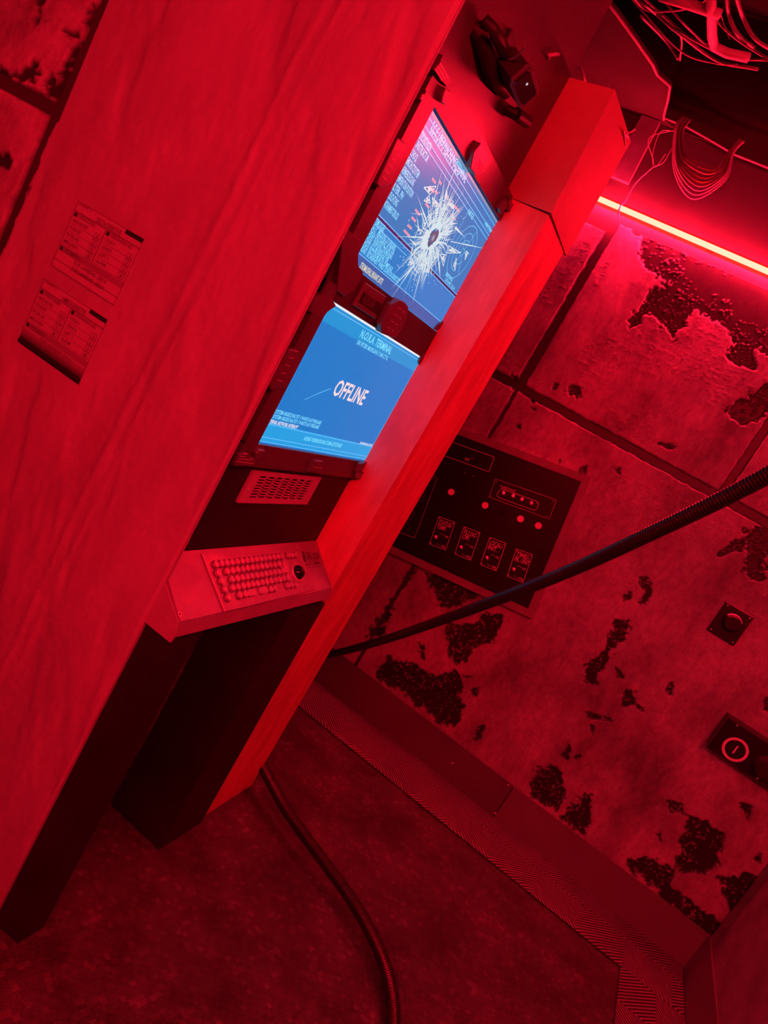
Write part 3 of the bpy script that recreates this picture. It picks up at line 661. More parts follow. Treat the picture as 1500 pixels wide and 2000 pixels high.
# ================================================================== MONITORS
XS = -1.0
NX = Vector((1,0,0)); UZ = Vector((0,0,1))
def zz3(x, y): return (440+x*.293333, 560+y*.293333)
def zA(x, y): return (680+x*.2, 440+y*.2)
def zB(x, y): return (700+x*.2, 200+y*.2)
def z2(x, y): return (650+x*.28, 100+y*.28)
def z88(x, y): return (880+x*.24, 240+y*.24)
def z3b(x, y): return (500+x*.22, 640+y*.22)
def z8(x, y): return (700+x*.12, 200+y*.12)
def z9(x, y): return (690+x*.12, 400+y*.12)
def grip(parent, name, f, pts, x0, x1, m=None, bev=.0015):
    poly = [onx(*f(*p), x1) for p in pts]
    for p in poly: p.x = x0*S
    return MB().prism(poly, ((x1-x0)*S,0,0), bev).build(name, m or M_grip, parent)
def dashes(parent, f, segs, x, wd=.0016):
    for a_, b2 in segs:
        mb = MB(); line(mb, onx(*f(*a_), x), onx(*f(*b2), x), wd, NX); mb.build('slot', M_slot, parent)

BLUE = dict(base=(40,122,205))
E_lo = emat('screen_blue_lower', (10,122,204), rough=.32, spec=.12); E_hd = emat('screen_band_blue', (10,148,216), rough=.32, spec=.12)
E_ft = emat('screen_footer_blue', (20,160,228), rough=.32, spec=.12)
E_up = emat('screen_blue_upper', (40,122,192), rough=.24, spec=.17); E_up2 = emat('screen_panel_blue', (30,126,204), rough=.24, spec=.17); E_grey = emat('screen_grey_blue', (58,98,172), rough=.24, spec=.17)
E_cy = emat('screen_cyan', (120,222,255)); E_cy2 = emat('screen_pale_cyan', (100,190,250)); E_wh = emat('screen_white', (240,240,245)); E_pk = emat('screen_pink', (255,222,222)); E_ye = emat('screen_cream', (225,225,190)); E_dk = emat('screen_navy', (28,36,96)); E_rs = emat('screen_rose', (214,150,176))

def rect(mb, y0, y1, z0, z1, x): mb.quad(P(x,y0,z0), P(x,y1,z0), P(x,y1,z1), P(x,y0,z1))
def stext(mb, s, f, a_, b2, h, x):
    if isinstance(mb, tuple):
        q_ = MB(); stext(q_, s, f, a_, b2, h, x); return q_.build('lettering', mb[1], mb[0])
    A = onx(*f(*a_), x); B = onx(*f(*b2), x); zz = (A.z+B.z)/2; A.z = zz; B.z = zz; put_text(mb, s, A, B, UZ, h*S)

# ---- lower monitor
mon = thing('monitor', 'lower dark-framed monitor showing OFFLINE on a plain blue screen', 'monitor', P(XS, 2.03, -.455), 'stacked console monitors')
ML = mon
MB().box((XW+.001, 1.612, -.455), (XS-.004, 2.465, .0465)).build('back_shell', M_hdark, mon)
scr = MB().box((XS-.0035, 1.66, -.392), (XS, 2.452, .046)).build('screen', E_lo, mon); scr['label'] = 'lit blue screen'
q = MB(); rect(q, 1.66, 2.448, -.012, .044, XS+.0006); q.build('header_band', E_hd, scr)
q = MB(); rect(q, 1.66, 2.448, -.381, -.322, XS+.0006); q.build('footer_band', E_ft, scr)
q = MB(); rect(q, 1.66, 2.45, .040, .046, XS+.001); rect(q, 1.66, 2.45, -.390, -.386, XS+.001); rect(q, 2.446, 2.451, -.39, .045, XS+.001); q.build('border_line', E_wh, scr)
q = MB()
for zz in (.031, -.326, -.366, -.379): rect(q, 1.66, 2.438, zz-.0012, zz+.0012, XS+.0011)
for yy in (2.438, 2.428): rect(q, yy-.0012, yy+.0012, -.379, .031, XS+.0011)
q.build('border_line', E_cy2, scr)
q = (scr, E_cy); stext(q, 'N.O.R.A. TERMINAL', z3b, (915,85), (1192,232), .024, XS+.0012); stext(q, 'SIR PETER MORGAN // 340 CT R.', z3b, (888,148), (1165,288), .013, XS+.0012)
stext(q, '>  SYSTEM ABGESCHALTET // WARTE AUF FREIGABE', z3b, (140,755), (572,858), .0115, XS+.0012); stext(q, '>  SYSTEM ABGESCHALTET // WARTE AUF FREIGABE', z3b, (120,797), (552,898), .0115, XS+.0012)
stext(q, 'KEINE VERBINDUNG ZUM LEITSTAND', z3b, (420,1000), (755,1062), .013, XS+.0012)
q = MB(); stext(q, 'OFFLINE', z3b, (668,600), (942,682), .052, XS+.0012); o = q.build('lettering', E_pk, scr)
q = (scr, E_wh); stext(q, 'INTERNAL NETWORK: INTERRUPT', z3b, (98,842), (365,900), .011, XS+.0012); stext(q, 'SIR MORGAN, BITTE', z3b, (918,1032), (1030,1052), .008, XS+.0012)
q = MB(); line(q, onx(*z3b(430,640), XS+.0013), onx(*z3b(535,592), XS+.0013), .0010, NX); line(q, onx(*z3b(535,592), XS+.0013), onx(*z3b(665,540), XS+.0013), .0012, NX); q.build('scratch', E_cy, scr)
# frame members
MB().box((XS-.006, 1.612, -.455), (XS+.012, 2.465, -.386)).build('bottom_frame', M_house, mon)
MB().box((XS-.006, 1.612, -.39), (XS+.014, 1.672, .085)).build('left_frame', M_house, mon)
MB().box((XW+.001, 1.612, .047), (XS+.006, 2.455, .148)).build('top_frame', M_hdark, mon)
MB().box((XS-.006, 2.4525, -.387), (XS+.004, 2.468, .0465)).build('right_frame', M_hdark, mon)
gr = grip(mon, 'grip', zz3, [(430,418),(492,430),(495,512),(432,640),(398,668),(303,690),(300,650)], XS+.004, XS+.028)
dashes(gr, zz3, [((422,470),(456,478)),((398,520),(432,528)),((373,572),(407,579)),((347,622),(381,630))], XS+.0285)
grip(mon, 'corner_cover', zz3, [(740,128),(683,170),(655,208),(635,216),(560,165),(600,60),(700,60)], XS-.002, XS+.016)
gr = grip(mon, 'corner_cover', zz3, [(85,1115),(150,1110),(205,1160),(195,1195),(60,1195)], XS+.01, XS+.022)
dashes(gr, zz3, [((95,1128),(135,1133)),((85,1145),(180,1155)),((70,1163),(190,1178)),((165,1140),(200,1145))], XS+.0225)
grip(mon, 'latch', zz3, [(225,1088),(268,1092),(240,1140),(195,1150),(205,1110)], XS+.01, XS+.026)
gr = grip(mon, 'tab', zz3, [(600,1160),(652,1163),(645,1242),(555,1236)], XS+.008, XS+.026); dashes(gr, zz3, [((585,1200),(645,1210))], XS+.0265)
gr = grip(mon, 'corner_cover', zz3, [(870,1232),(960,1240),(960,1282),(862,1278)], XS+.01, XS+.022); dashes(gr, zz3, [((872,1248),(940,1254)),((868,1264),(936,1270))], XS+.0225)
grip(mon, 'latch', zz3, [(895,1180),(935,1175),(915,1225),(870,1235)], XS+.01, XS+.024)
grip(mon, 'grip', zz3, [(1165,788),(1232,762),(1210,850),(1118,945),(1112,885)], XS-.004, XS+.012)
grip(mon, 'corner_cover', zz3, [(1290,500),(1318,440),(1340,480),(1300,560)], XS-.002, XS+.008)

# ---- upper monitor
mon = thing('monitor', 'upper monitor with shattered bullet-hole screen full of small text', 'monitor', P(XS, 2.03, .148), 'stacked console monitors')
MB().box((XW+.001, 1.612, .1485), (XS-.004, 2.465, .665)).build('back_shell', M_house, mon)
scr = MB().box((XS-.0035, 1.66, .15), (XS, 2.448, .578)).build('screen', E_up, mon); scr['label'] = 'lit blue screen with a shattered bullet hole'
def pz(f, p): q_ = onx(*f(*p), XS); return q_.y/S, (q_.z-H)/S
zb1 = pz(z9, (90,785))[1]; zd1 = pz(z9, (360,108))[1]; zd2 = pz(z9, (330,170))[1]
q = MB(); rect(q, 1.66, 2.446, .152, zb1, XS+.0005); q.build('lower_margin', E_grey, scr)
q = MB(); rect(q, 1.66, 2.436, zb1, zd2, XS+.0005); q.build('log_panel', E_up2, scr)
q = MB(); rect(q, 1.66, 2.436, zd2, zd1, XS+.0005); q.build('divider_band', E_dk, scr)
q = MB(); ztl = pz(z8, (940,500))[1]
for zz in (zb1, zd2, zd1, ztl, ztl+.014, ztl+.030, .556): rect(q, 1.66, 2.436, zz-.0013, zz+.0013, XS+.0012)
rect(q, 2.435, 2.4375, zb1, .556, XS+.0012)
yv, zv = pz(zB, (1090,1030)); rect(q, yv-.001, yv+.001, zd1, ztl, XS+.0012)
zh = pz(z9, (285,262))[1]; rect(q, 1.66, 1.95, zh-.001, zh+.001, XS+.0012)
q.build('border_line', E_cy2, scr)
q = MB(); rect(q, 1.69, 2.446, .567, .5745, XS+.0012); q.build('border_line', emat('screen_steel_line', (120,150,180)), scr)
q = MB(); rect(q, 1.69, 2.446, .5745, .578, XS+.0012); q.build('top_rim', E_dk, scr)
q = (scr, E_cy); XT = XS+.0014
stext(q, 'S.C.E. ÜBERWACHUNGSTERMINAL', zB, (712,235), (1030,805), .021, XT)
stext(q, 'SEKTOR 07  //  340 CT R.  //  08.24', zB, (700,270), (955,745), .011, XT)
rows = [('AKTIVE INSTANZEN',(965,505),(1150,812)),('KI. INSTRUKTUR',(885,655),(1105,990)),('MAS SHOCK',(805,800),(925,985)),('ATEMSCHUTZSYSTEM',(740,935),(950,1250)),('WAERMEERZEUGUNG',(678,1085),(875,1385)),('TEMPERATUR-POSITION',(612,1230),(850,1572)),('FILTER, PH',(530,1378),(700,1595)),('BELEUCHTUNG',(448,1505),(610,1712)),('CONTAINMENT-DRUCK',(372,1645),(615,1932))]
for s_, a_, b2 in rows: stext(q, s_, z8, a_, b2, .0175, XT)
stext(q, 'SYSTEMLOGGER', z9, (300,268), (490,445), .016, XT)
tl = [((245,362),(365,458)),((215,440),(335,538)),((190,506),(300,597)),((160,582),(260,668)),((130,656),(230,738)),((100,736),(190,808))]
msgs = [('MELDUNG: ZU EREIGNIS',(385,490),(680,722)),('DRUCKABFALL IN SEKTOR',(345,555),(650,802)),('WARNUNG: STROM KANAL',(310,620),(620,885)),('LECK IM KREISLAUF VIER',(275,690),(560,935)),('NOTSTROM AKTIV, PUMPE AUS',(240,765),(620,1085)),('SICHERHEIT WIRD ZURÜCKGESETZT',(205,830),(730,1282))]
for i, (a_, b2) in enumerate(tl): stext(q, '08:24:%d%d' % (i+1, 7-i), z9, a_, b2, .0125, XT)
for s_, a_, b2 in msgs: stext(q, s_, z9, a_, b2, .0125, XT)
stext(q, 'SEKTOR R.', zA, (945,490), (1015,555), .012, XT); stext(q, 'STUFE 12.A', zA, (945,535), (1030,640), .010, XT); stext(q, 'NETZ', zB, (1065,1075), (1110,1150), .014, XT); stext(q, 'AKTIV', zB, (1230,1190), (1290,1280), .012, XT)
# radar
q = MB()
rc = onx(*zA(1115,265), XT); R0 = .088*S
for k, rr in enumerate((R0, R0*.72, R0*.45, R0*.14)):
    n = 36; a0, a1 = ((0,360) if k in (0,3) else (k*40, k*40+250))
    pts = [rc+Vector((0, math.cos(math.radians(a0+(a1-a0)*i/n))*rr, math.sin(math.radians(a0+(a1-a0)*i/n))*rr)) for i in range(n+1)]
    for i in range(n): line(q, pts[i], pts[i+1], .0011, NX)
for k in range(6):
    a = math.radians(k*60+15); dv = Vector((0, math.cos(a), math.sin(a))); line(q, rc+dv*R0*.16, rc+dv*R0*(.98 if k % 2 else .7), .0011, NX)
q.build('radar_plot', E_cy, scr)
q = MB(); stext(q, 'STROMAUSFALL ERKANNT, BITTE', z9, (100,1015), (450,1308), .016, XT); q.build('lettering', E_ye, scr)
q = MB()
for (a_, b2) in (((720,740),(755,790)),((790,770),(810,800)),((555,1045),(600,1100)),((520,1120),(560,1165)),((480,1195),(520,1235)),((445,1245),(500,1310)),((750,860),(775,895)),((655,985),(690,1030)),((940,1010),(985,1070)),((900,1090),(950,1150)),((690,820),(740,880))):
    q = MB(); line(q, onx(*zB(*a_), XT), onx(*zB(*b2), XT), .005, NX); q.build('warning_icon', E_rs, scr)
# bullet hole: radiating slivers, curved chips and dust
rng = random.Random(11); cc = onx(*zB(725,1320), XS+.0018); q = MB(); q2 = MB()
def pol(a, r): return cc+Vector((0, math.cos(a)*r, math.sin(a)*r*1.05))
for i in range(260):
    a = rng.uniform(0, 2*math.pi); r0 = rng.uniform(.012, .055); L_ = rng.choice((.025,.035,.05,.07))*rng.uniform(.6,1.3); wd = rng.uniform(.0004,.0012)
    r1 = r0+L_; da = wd/max(r0, .02); 
    q.add([pol(a-da, r0+L_*.25), pol(a, r0), pol(a+da, r0+L_*.25), pol(a+rng.uniform(-.12,.12), r1)], [(0,1,2,3)])
for i in range(34):
    a = rng.uniform(0, 2*math.pi); r0 = rng.uniform(.05,.09); L_ = rng.uniform(.03,.075); wd = rng.uniform(.001,.0024); b3 = a+rng.uniform(-.25,.25)
    q.add([pol(a-wd/r0, r0), pol(b3, r0+L_), pol(a+wd/r0, r0+.004)], [(0,1,2)])
for (tp, wd) in (((290,1960),.004),((600,1830),.0022),((560,870),.003),((860,670),.0026),((1000,1230),.003),((350,1310),.0024),((1340,1450),.002),((640,1780),.002)):
    e3 = onx(*zB(*tp), XS+.0018); d3 = (e3-cc); n3 = d3.normalized().cross(NX)*wd*.5
    q.add([cc+d3*.25-n3, e3, cc+d3*.25+n3], [(0,1,2)]); q.add([cc+d3*.5-n3*1.5, cc+d3*.78, cc+d3*.5+n3*1.5, cc+d3*.3], [(0,1,2,3)])
for i in range(190):
    rr = rng.uniform(.018,.08); a = rng.uniform(0, 2*math.pi); sp = rng.uniform(.15,.6)*.05/rr; wd = rng.uniform(.0005,.0013); m_ = 6
    for k in range(m_):
        q.add([pol(a+sp*k/m_, rr-wd), pol(a+sp*(k+1)/m_, rr-wd), pol(a+sp*(k+1)/m_, rr+wd), pol(a+sp*k/m_, rr+wd)], [(0,1,2,3)])
for i in range(240):
    rr = rng.uniform(.03,.15)*rng.uniform(.6,1); a = rng.uniform(0, 2*math.pi); p = pol(a, rr); s_ = rng.uniform(.0006,.002)
    q.add([p+Vector((0,-s_,0)), p+Vector((0,0,-s_)), p+Vector((0,s_,0)), p+Vector((0,0,s_))], [(0,1,2,3)])
for (pa_, pb_, pc_) in (((640,830),(760,820),(700,900)),((690,910),(640,960),(700,985)),((860,850),(840,940),(870,930)),((880,1400),(1000,1470),(860,1470)),((800,1480),(830,1600),(860,1490)),((480,1590),(520,1520),(545,1570)),((640,1650),(700,1600),(690,1660)),((720,930),(800,1010),(740,1010)),((600,1410),(500,1520),(560,1440)),((930,1580),(960,1520),(945,1640)),((1050,1450),(1040,1540),(1075,1470))):
    T_ = [onx(*zB(*p_), XS+.0018) for p_ in (pa_, pb_, pc_)]
    for i in range(3): line(q, T_[i], T_[(i+1)%3], .0022, NX)
    q.add([T_[0].lerp(T_[1],.3), T_[1].lerp(T_[2],.3), T_[2].lerp(T_[0],.3)], [(0,1,2)])
n = 22; pts = [pol(2*math.pi*k/n, .031*rng.uniform(.7,1.35)) for k in range(n)]; ins = [pol(2*math.pi*k/n, .0175*rng.uniform(.7,1.2)) for k in range(n)]
for k in range(n): q.add([pts[k], pts[(k+1)%n], ins[(k+1)%n], ins[k]], [(0,1,2,3)])
q.build('glass_crack', emat('crack_white', (205,220,226)), scr)
hp = MB(); n = 14; hp.add([pol(2*math.pi*k/n, .019*rng.uniform(.55,1.2)) for k in range(n)], [tuple(range(n))])
for p in range(len(hp.v)): hp.v[p] = hp.v[p]+Vector((.0006,0,0))
hp.build('bullet_hole', emat('hole_blue', (56,86,120)), scr)
sp = MB()
for k in range(10):
    a = k*math.pi/5+.2; c2 = cc+Vector((.0016,0,0)); sp.add([c2+Vector((0,math.cos(a-.3)*.002,math.sin(a-.3)*.002)), c2+Vector((0,math.cos(a)*.011,math.sin(a)*.011)), c2+Vector((0,math.cos(a+.3)*.002,math.sin(a+.3)*.002))], [(0,1,2)])
sp.build('glass_crack', MATS['crack_white'], scr)
# frame members
MB().box((XS-.006, 1.612, .579), (XS+.010, 2.465, .665)).build('top_frame', M_house, mon)
MB().box((XS-.006, 1.612, .149), (XS+.014, 1.680, .579)).build('left_frame', M_house, mon)
MB().box((XS-.006, 2.4485, .149), (XS+.004, 2.466, .579)).build('right_frame', M_hdark, mon)
gr = grip(mon, 'grip', zB, [(390,345),(452,395),(462,470),(395,620),(322,795),(255,825),(205,838),(182,795),(270,600)], XS+.004, XS+.028)
dashes(gr, zB, [((360,470),(385,500)),((330,540),(365,575)),((300,600),(335,640)),((270,665),(300,700)),((240,720),(275,760))], XS+.0285)
gr = grip(mon, 'centre_grip', zA, [(510,735),(555,752),(592,800),(580,905),(550,965),(492,1082),(440,1102),(330,1058),(322,980),(350,915),(418,778)], XS-.002, XS+.026)
dashes(gr, zA, [((490,802),(518,822)),((532,835),(555,855)),((455,866),(483,886)),((498,900),(520,918)),((420,930),(448,948)),((462,960),(485,975)),((385,992),(412,1008)),((425,1020),(450,1035))], XS+.0265)
gr = grip(mon, 'badge', zA, [(180,565),(380,700),(270,922),(58,790)], XS-.002, XS+.016, bev=.003)
ins = grip(gr, 'badge_face', zA, [(152,652),(328,768),(292,882),(105,752)], XS+.015, XS+.0168, M_blackm, .0)
tx = MB(); stext(tx, 'AURORA', zA, (128,752), (238,815), .030, XS+.0175); tx.build('lettering', M_grip, gr)
grip(mon, 'corner_cover', zA, [(-20,10),(20,60),(128,150),(130,180),(100,235),(102,400),(150,465),(110,560),(60,640),(-30,700),(-110,640),(-60,200)], XS-.002, XS+.016, M_house)
grip(mon, 'corner_cover', zA, [(888,968),(970,920),(960,990),(862,1030),(845,1018)], XS-.003, XS+.008)
gr = grip(mon, 'grip', zB, [(1130,480),(1197,398),(1292,560),(1240,668),(1155,722),(1095,645)], XS+.006, XS+.026)
dashes(gr, zB, [((1190,470),(1215,440)),((1207,498),(1235,468)),((1225,530),(1255,500)),((1245,565),(1275,535))], XS+.0265, .0012)
mb = MB(); line(mb, onx(*zB(1140,498), XS+.0266), onx(*zB(1240,665), XS+.0266), .0012, NX); mb.build('slot', M_hdark, gr)
mb = MB(); stext(mb, 'A5', zB, (1150,615), (1195,680), .022, XS+.0266); mb.build('lettering', M_hdark, gr)
gr = grip(mon, 'corner_cover', z2, [(705,128),(755,66),(838,215),(795,250)], XS+.006, XS+.024)
dashes(gr, z2, [((716,120),(765,205)),((732,103),(785,195)),((748,86),(808,190))], XS+.0245, .0035)
grip(mon, 'latch', z2, [(790,258),(828,282),(792,378),(758,355),(768,310)], XS+.006, XS+.026)
grip(mon, 'latch', z2, [(625,292),(648,298),(630,345),(608,340)], XS+.008, XS+.022)
gr = grip(mon, 'corner_cover', z88, [(478,606),(536,702),(500,772),(462,700)], XS+.004, XS+.024)
dashes(gr, z88, [((478,640),(505,690)),((488,690),(505,735))], XS+.0245)
grip(mon, 'latch', z88, [(470,622),(440,640),(400,700),(412,742),(455,700)], XS+.004, XS+.026)
grip(mon, 'grip', zA, [(1185,520),(1255,395),(1310,480),(1195,665),(1150,668)], XS-.004, XS+.012)

# ================================================================== WALL CAMERA above the monitors
root = thing('security_camera', 'black bracketed security camera on the wall above the cracked monitor', 'camera', onx(1000,130,XW))
ey = Vector((0,1,0)); e2 = Vector((.42,0,.9)).normalized(); en = ey.cross(e2).normalized()
cc = onx(1027,173,-.90)
hw, hh_ = .048, .022
def cbox(c, a_, b2, d0, d1, ch_=.25):
    pts = []
    for sx, sy in ((1,1),(-1,1),(-1,-1),(1,-1)):
        pa = c+ey*sx*a_*(1-ch_)+e2*sy*b2; pb = c+ey*sx*a_+e2*sy*b2*(1-ch_)
        pts += [pb, pa] if sx*sy > 0 else [pa, pb]
    return MB().prism([p+en*d0 for p in pts], en*(d1-d0), .002)
cbox(cc, hw, hh_, -.055, 0).build('housing', M_black, root)
bez = MB(); 
fc = cbox(cc, hw*.86, hh_*.8, -.001, .0012); fc.build('front_glass', M_glass, root)
rim = cbox(cc, hw*1.04, hh_*1.08, -.006, -.001); rim.build('rim', M_house, root)
p = onx(1021,163,-.895); MB().disc(cc+ey*-.012+e2*.004+en*.0022, en, .0026, 10).build('status_light', M_dot, root)  # emissive white dot on the front glass
bk = onx(985,112,XW)
MB().prism([bk+Vector((0,a_*.045,b2*.03)) for a_, b2 in ((-1,-1),(1,-.8),(1,.8),(-1,1))], (.012,0,0), .002).build('wall_plate', M_black, root)
MB().tube(catmull([bk, bk+Vector((.045,.01,.0)), cc-en*.05+e2*.004, cc-en*.03], 6), .010, 10).build('arm', M_black, root, smooth=True)
kn_ = onx(947,62,XW+.03); MB().tube([kn_+Vector((-.02,0,0)), kn_+Vector((.012,0,0))], .0075, 12).build('clamp_knob', M_grip, root)
MB().tube(catmull([onx(945,40,XW+.02), onx(965,62,XW+.05), onx(980,90,XW+.05), onx(1003,130,XW+.07), cc-en*.04], 6), [.012]*25, 8).build('bracket', M_black, root, smooth=True)
MB().tube(catmull([onx(930,55,XW+.005), onx(950,110,XW+.02), onx(965,150,XW+.02), onx(988,178,XW+.015)], 6), .016, 8).build('cable_boot', M_black, root, smooth=True)  # thick black tube close to the wall beside the bracket
MB().tube([onx(988,214,XW+.01), onx(1008,224,XW+.04)], .011, 10).tube([onx(1008,222,XW+.04), onx(1030,238,XW+.05)], .013, 12).build('sensor_barrel', M_black, root)  # two short black tubes below the camera
MB().tube(catmull([onx(988,118,XW+.06), onx(1005,113,XW+.09), onx(1026,92,XW+.12)], 5), .0018, 6).build('antenna', M_wire, root)
MB().disc(onx(1026,130,XW+.1), (1,-.3,-.3), .004, 10).build('indicator', M_white, root)
o = MB().tube([onx(1072,115,XW+.001), onx(1072,108,XW+.02), onx(1085,106,XW+.02), onx(1091,106,XW+.02)], .0035, 8).build('wall_hook', M_wirel); tag(o, 'small bent hook screwed into the wall beside the camera', 'hook')

# ================================================================== CABLES in and below the opening
Gc = 'cables hanging out of the torn ceiling'
for k in range(9):
    t = k/8; yl_ = YB-.09-.012*(k % 3)
    A = ony(1319+t*14, 253+t*6, yl_); B = ony(1432-t*8, 300-t*4, yl_-.03)
    lowp = ony(1362-8*(1-t)+t*22, 388-t*66, yl_-.02); lft = ony(1318+t*22, 335-t*34, yl_-.01); rgt = ony(1416-t*12, 352-t*30, yl_-.03)
    wire('cable', [A+Vector((0,0,.05)), A, lft, lowp, rgt, B, B+Vector((.01,0,.05))], .0042, ('outermost, lowest-hanging cable of the U-shaped bundle under the ceiling opening' if k == 0 else 'innermost, shortest cable of the U-shaped bundle under the ceiling opening' if k == 8 else 'middle cable in the U-shaped bundle drooping from the ceiling opening'), group=Gc)
for k, (a_, b2, c2) in enumerate((((1318,256),(1290,258),(1275,300)),((1316,254),(1268,270),(1276,312)),((1312,290),(1295,318),(1277,325)),((1300,300),(1285,322),(1277,326)))):
    wire('wire_strand', [ony(*a_, YB-.06), ony(*b2, YB-.07), ony(*c2, YB-.06), ony(1277,326,YB-.06)], .0014, 'loose hair-thin strand splaying from the twisted wire above the light tube', M_wirel, 'frayed strands above the light tube')
wire('thin_wire', [ony(1277,325,YB-.06), ony(1262,338,YB-.06), ony(1240,360,YB-.06), ony(1222,392,YB-.085), ony(1211,404,YB-.095), ony(1208,428,YB-.05)], .0022, 'thin wire hanging down across the light tube near the pillar', M_wirel)
zc1 = ZC+.06
def cz(u, v, z=zc1): return onz(u, v, z)
vc_ = [([(1150,-60),(1260,10),(1320,60),(1400,118),(1480,135)], .0055,0), ([(1180,-70),(1290,25),(1350,75),(1430,112),(1500,118)], .004,0), ([(1230,-60),(1290,-5),(1330,40),(1382,88),(1440,108)], .0035,0),
       ([(1260,10),(1300,45),(1330,72),(1328,118)], .003,1), ([(1250,30),(1300,80),(1325,116)], .0045,0), ([(1170,-80),(1240,5),(1330,100),(1400,124),(1440,126)], .003,0),
       ([(1232,-10),(1262,20),(1310,22),(1350,14),(1420,-20)], .0025,1), ([(1405,20),(1415,50),(1425,78)], .0015,1), ([(1420,-30),(1422,20),(1440,65),(1475,95)], .006,0), ([(1432,-30),(1450,30),(1475,75),(1520,105)], .006,0), ([(1360,-40),(1420,60),(1560,150)], .005,0)]
names = ['longest slack cable sagging across the ceiling opening', 'second slack cable just inside the longest one in the opening', 'short slack cable curving through the middle of the opening', 'thin pale cable dropping behind the slack cables', 'cable running along the torn ceiling edge', 'thin dark cable sagging lowest in the opening', 'thin pale wire bowed across the top of the opening', 'stray pale wire tip beside the bent conduit', 'thick cable left of the pair at the top right corner', 'thick cable right of the pair at the top right corner', 'dark cable passing behind the pair at the top right']
for (pts, r, lt), nm in zip(vc_, names):
    wire('cable', [cz(u, v, zc1+.03*(i % 2)) for i, (u, v) in enumerate(pts)], r, nm, M_wirel if lt else M_wire, Gc)
for pts, nm in ((([(1290,-8),(1350,10),(1407,29)]), 'straight lit conduit pointing at the bent conduit in the opening'), (([(1388,-20),(1390,30),(1391,72),(1396,92),(1420,104),(1462,113)]), 'bright bent conduit turning a corner in the ceiling opening')):
    o = MB().tube([cz(u, v, ZC+.03) for u, v in pts], .014, 8).build('conduit', M_wirel, None, smooth=True); tag(o, nm, 'conduit')

# ================================================================== CONTROL PANEL (hangs crooked)
yp_ = YB-.055
TR = ony(1136,941,yp_); TH = math.radians(9.2)
pu = Vector((-math.cos(TH),0,-math.sin(TH))); pv = Vector((math.sin(TH),0,-math.cos(TH))); NY = Vector((0,-1,0))
PW, PH = .98*S, .772*S
root = thing('control_panel', 'black switch panel with labelled toggles hanging crooked on the back wall', 'panel', TR+pu*PW/2+pv*PH)
def pp(a_, b2, off=0.0): return TR+pu*a_+pv*b2+NY*off
MB().prism([pp(0,0),pp(PW,0),pp(PW,PH),pp(0,PH)], NY*-.02).build('face', M_panel, root)
fw = .030; dep = .040
for (q0,q1,q2,q3) in ((pp(-fw,-fw),pp(PW+fw,-fw),pp(PW,0),pp(0,0)), (pp(0,PH),pp(PW,PH),pp(PW+fw,PH+fw),pp(-fw,PH+fw)), (pp(-fw,-fw),pp(0,0),pp(0,PH),pp(-fw,PH+fw)), (pp(PW,0),pp(PW+fw,-fw),pp(PW+fw,PH+fw),pp(PW,PH))):
    off = NY*.010; MB().prism([q+off-NY*dep for q in (q0,q1,q2,q3)], NY*dep).build('frame_bar', M_frame, root)
def zP(x, y): return (780+x*.213333, 850+y*.213333)
def onp(x, y, off=.001): u, v = zP(x, y); return ony(u, v, yp_-off/S)
def prec(mb, c4, wd, off=.001): outline(mb, [onp(*c, off) for c in c4], wd, NY)
q = MB(); prec(q, [(870,200),(820,335),(250,128),(330,10)], .0032); q.build('print', M_printdim, root); q = MB()
prec(q, [(880,400),(1437,592),(1373,768),(820,566)], .0022); q.build('print', M_printdim, root); q = MB()
rr = [(905,520),(940,487),(1245,600),(1275,625),(1262,672),(1235,688),(920,575),(892,552)]; prec(q, rr, .003); q.build('print', M_printdim, root); q = MB()
prec(q, [(347,388),(140,940),(-120,850),(40,270)], .0022)
q.build('print', M_printdim, root)
for i, (ox, oy, t1, t2) in enumerate(((362,745,'STATUS/-','TEMP.'),(592,838,'FLUX/-','CMP.'),(828,935,'LOCAL/-','INIT.'),(1072,1040,'TIME/-','BK. UNIT'))):
    A, B_, C_, D_ = (ox,oy),(ox+148,oy+54),(ox+60,oy+308),(ox-86,oy+250)
    q = MB(); prec(q, (A,B_,C_,D_), .0022)
    pa = onp(*A); ux = (onp(*B_)-pa); vx = (onp(*D_)-pa); up = -vx.normalized()
    L = lambda a_, b2: pa+ux*a_+vx*b2
    put_text(q, t1, L(.10,.23), L(.92,.23), up, .019); put_text(q, t2, L(.10,.40), L(.10+.11*len(t2),.40), up, .018)
    put_text(q, 'ON', L(.70,.60), L(.90,.60), up, .009); put_text(q, 'OFF', L(.66,.96), L(.92,.96), up, .009)
    line(q, L(.40,.56), L(.50,.52), .0014, NY); line(q, L(.50,.52), L(.66,.55), .0014, NY); line(q, L(.38,.88), L(.48,.93), .0014, NY); line(q, L(.48,.93), L(.62,.93), .0014, NY)
    for cxy in ((.07,.04),(.93,.05),(.07,.95),(.93,.96)): q.disc(L(*cxy), NY, .0026, 8)
    q.build('print', M_print, root)
    tg = L(.30,.74); MB().tube([tg, tg+NY*.004], .011, 12).build('toggle_collar', M_panel, root)
    MB().tube([tg, tg+NY*.012+up*.004, tg+NY*.026+up*.010], [.004,.005,.0065], 10).build('toggle', M_white, root, smooth=True)
for (x, y) in ((475,520),(785,642),(1109,766),(1273,828)):
    MB().tube([onp(x,y,0), onp(x,y,.006)], .0135, 20).build('indicator', M_white, root)
for (x, y) in ((625,585),(945,690),(720,225)):
    c2 = onp(x,y,0); MB().tube([c2, c2+NY*.014], [.013,.011], 16).build('knob', M_panel, root)
for (x, y) in ((955,540),(1042,566),(1122,598),(1208,632)):
    c2 = onp(x,y,0); MB().tube([c2, c2+NY*.010+Vector((0,0,.003)), c2+NY*.02+Vector((0,0,.006))], [.005,.007,.007], 10).build('toggle', M_white, root, smooth=True)
up = -pv
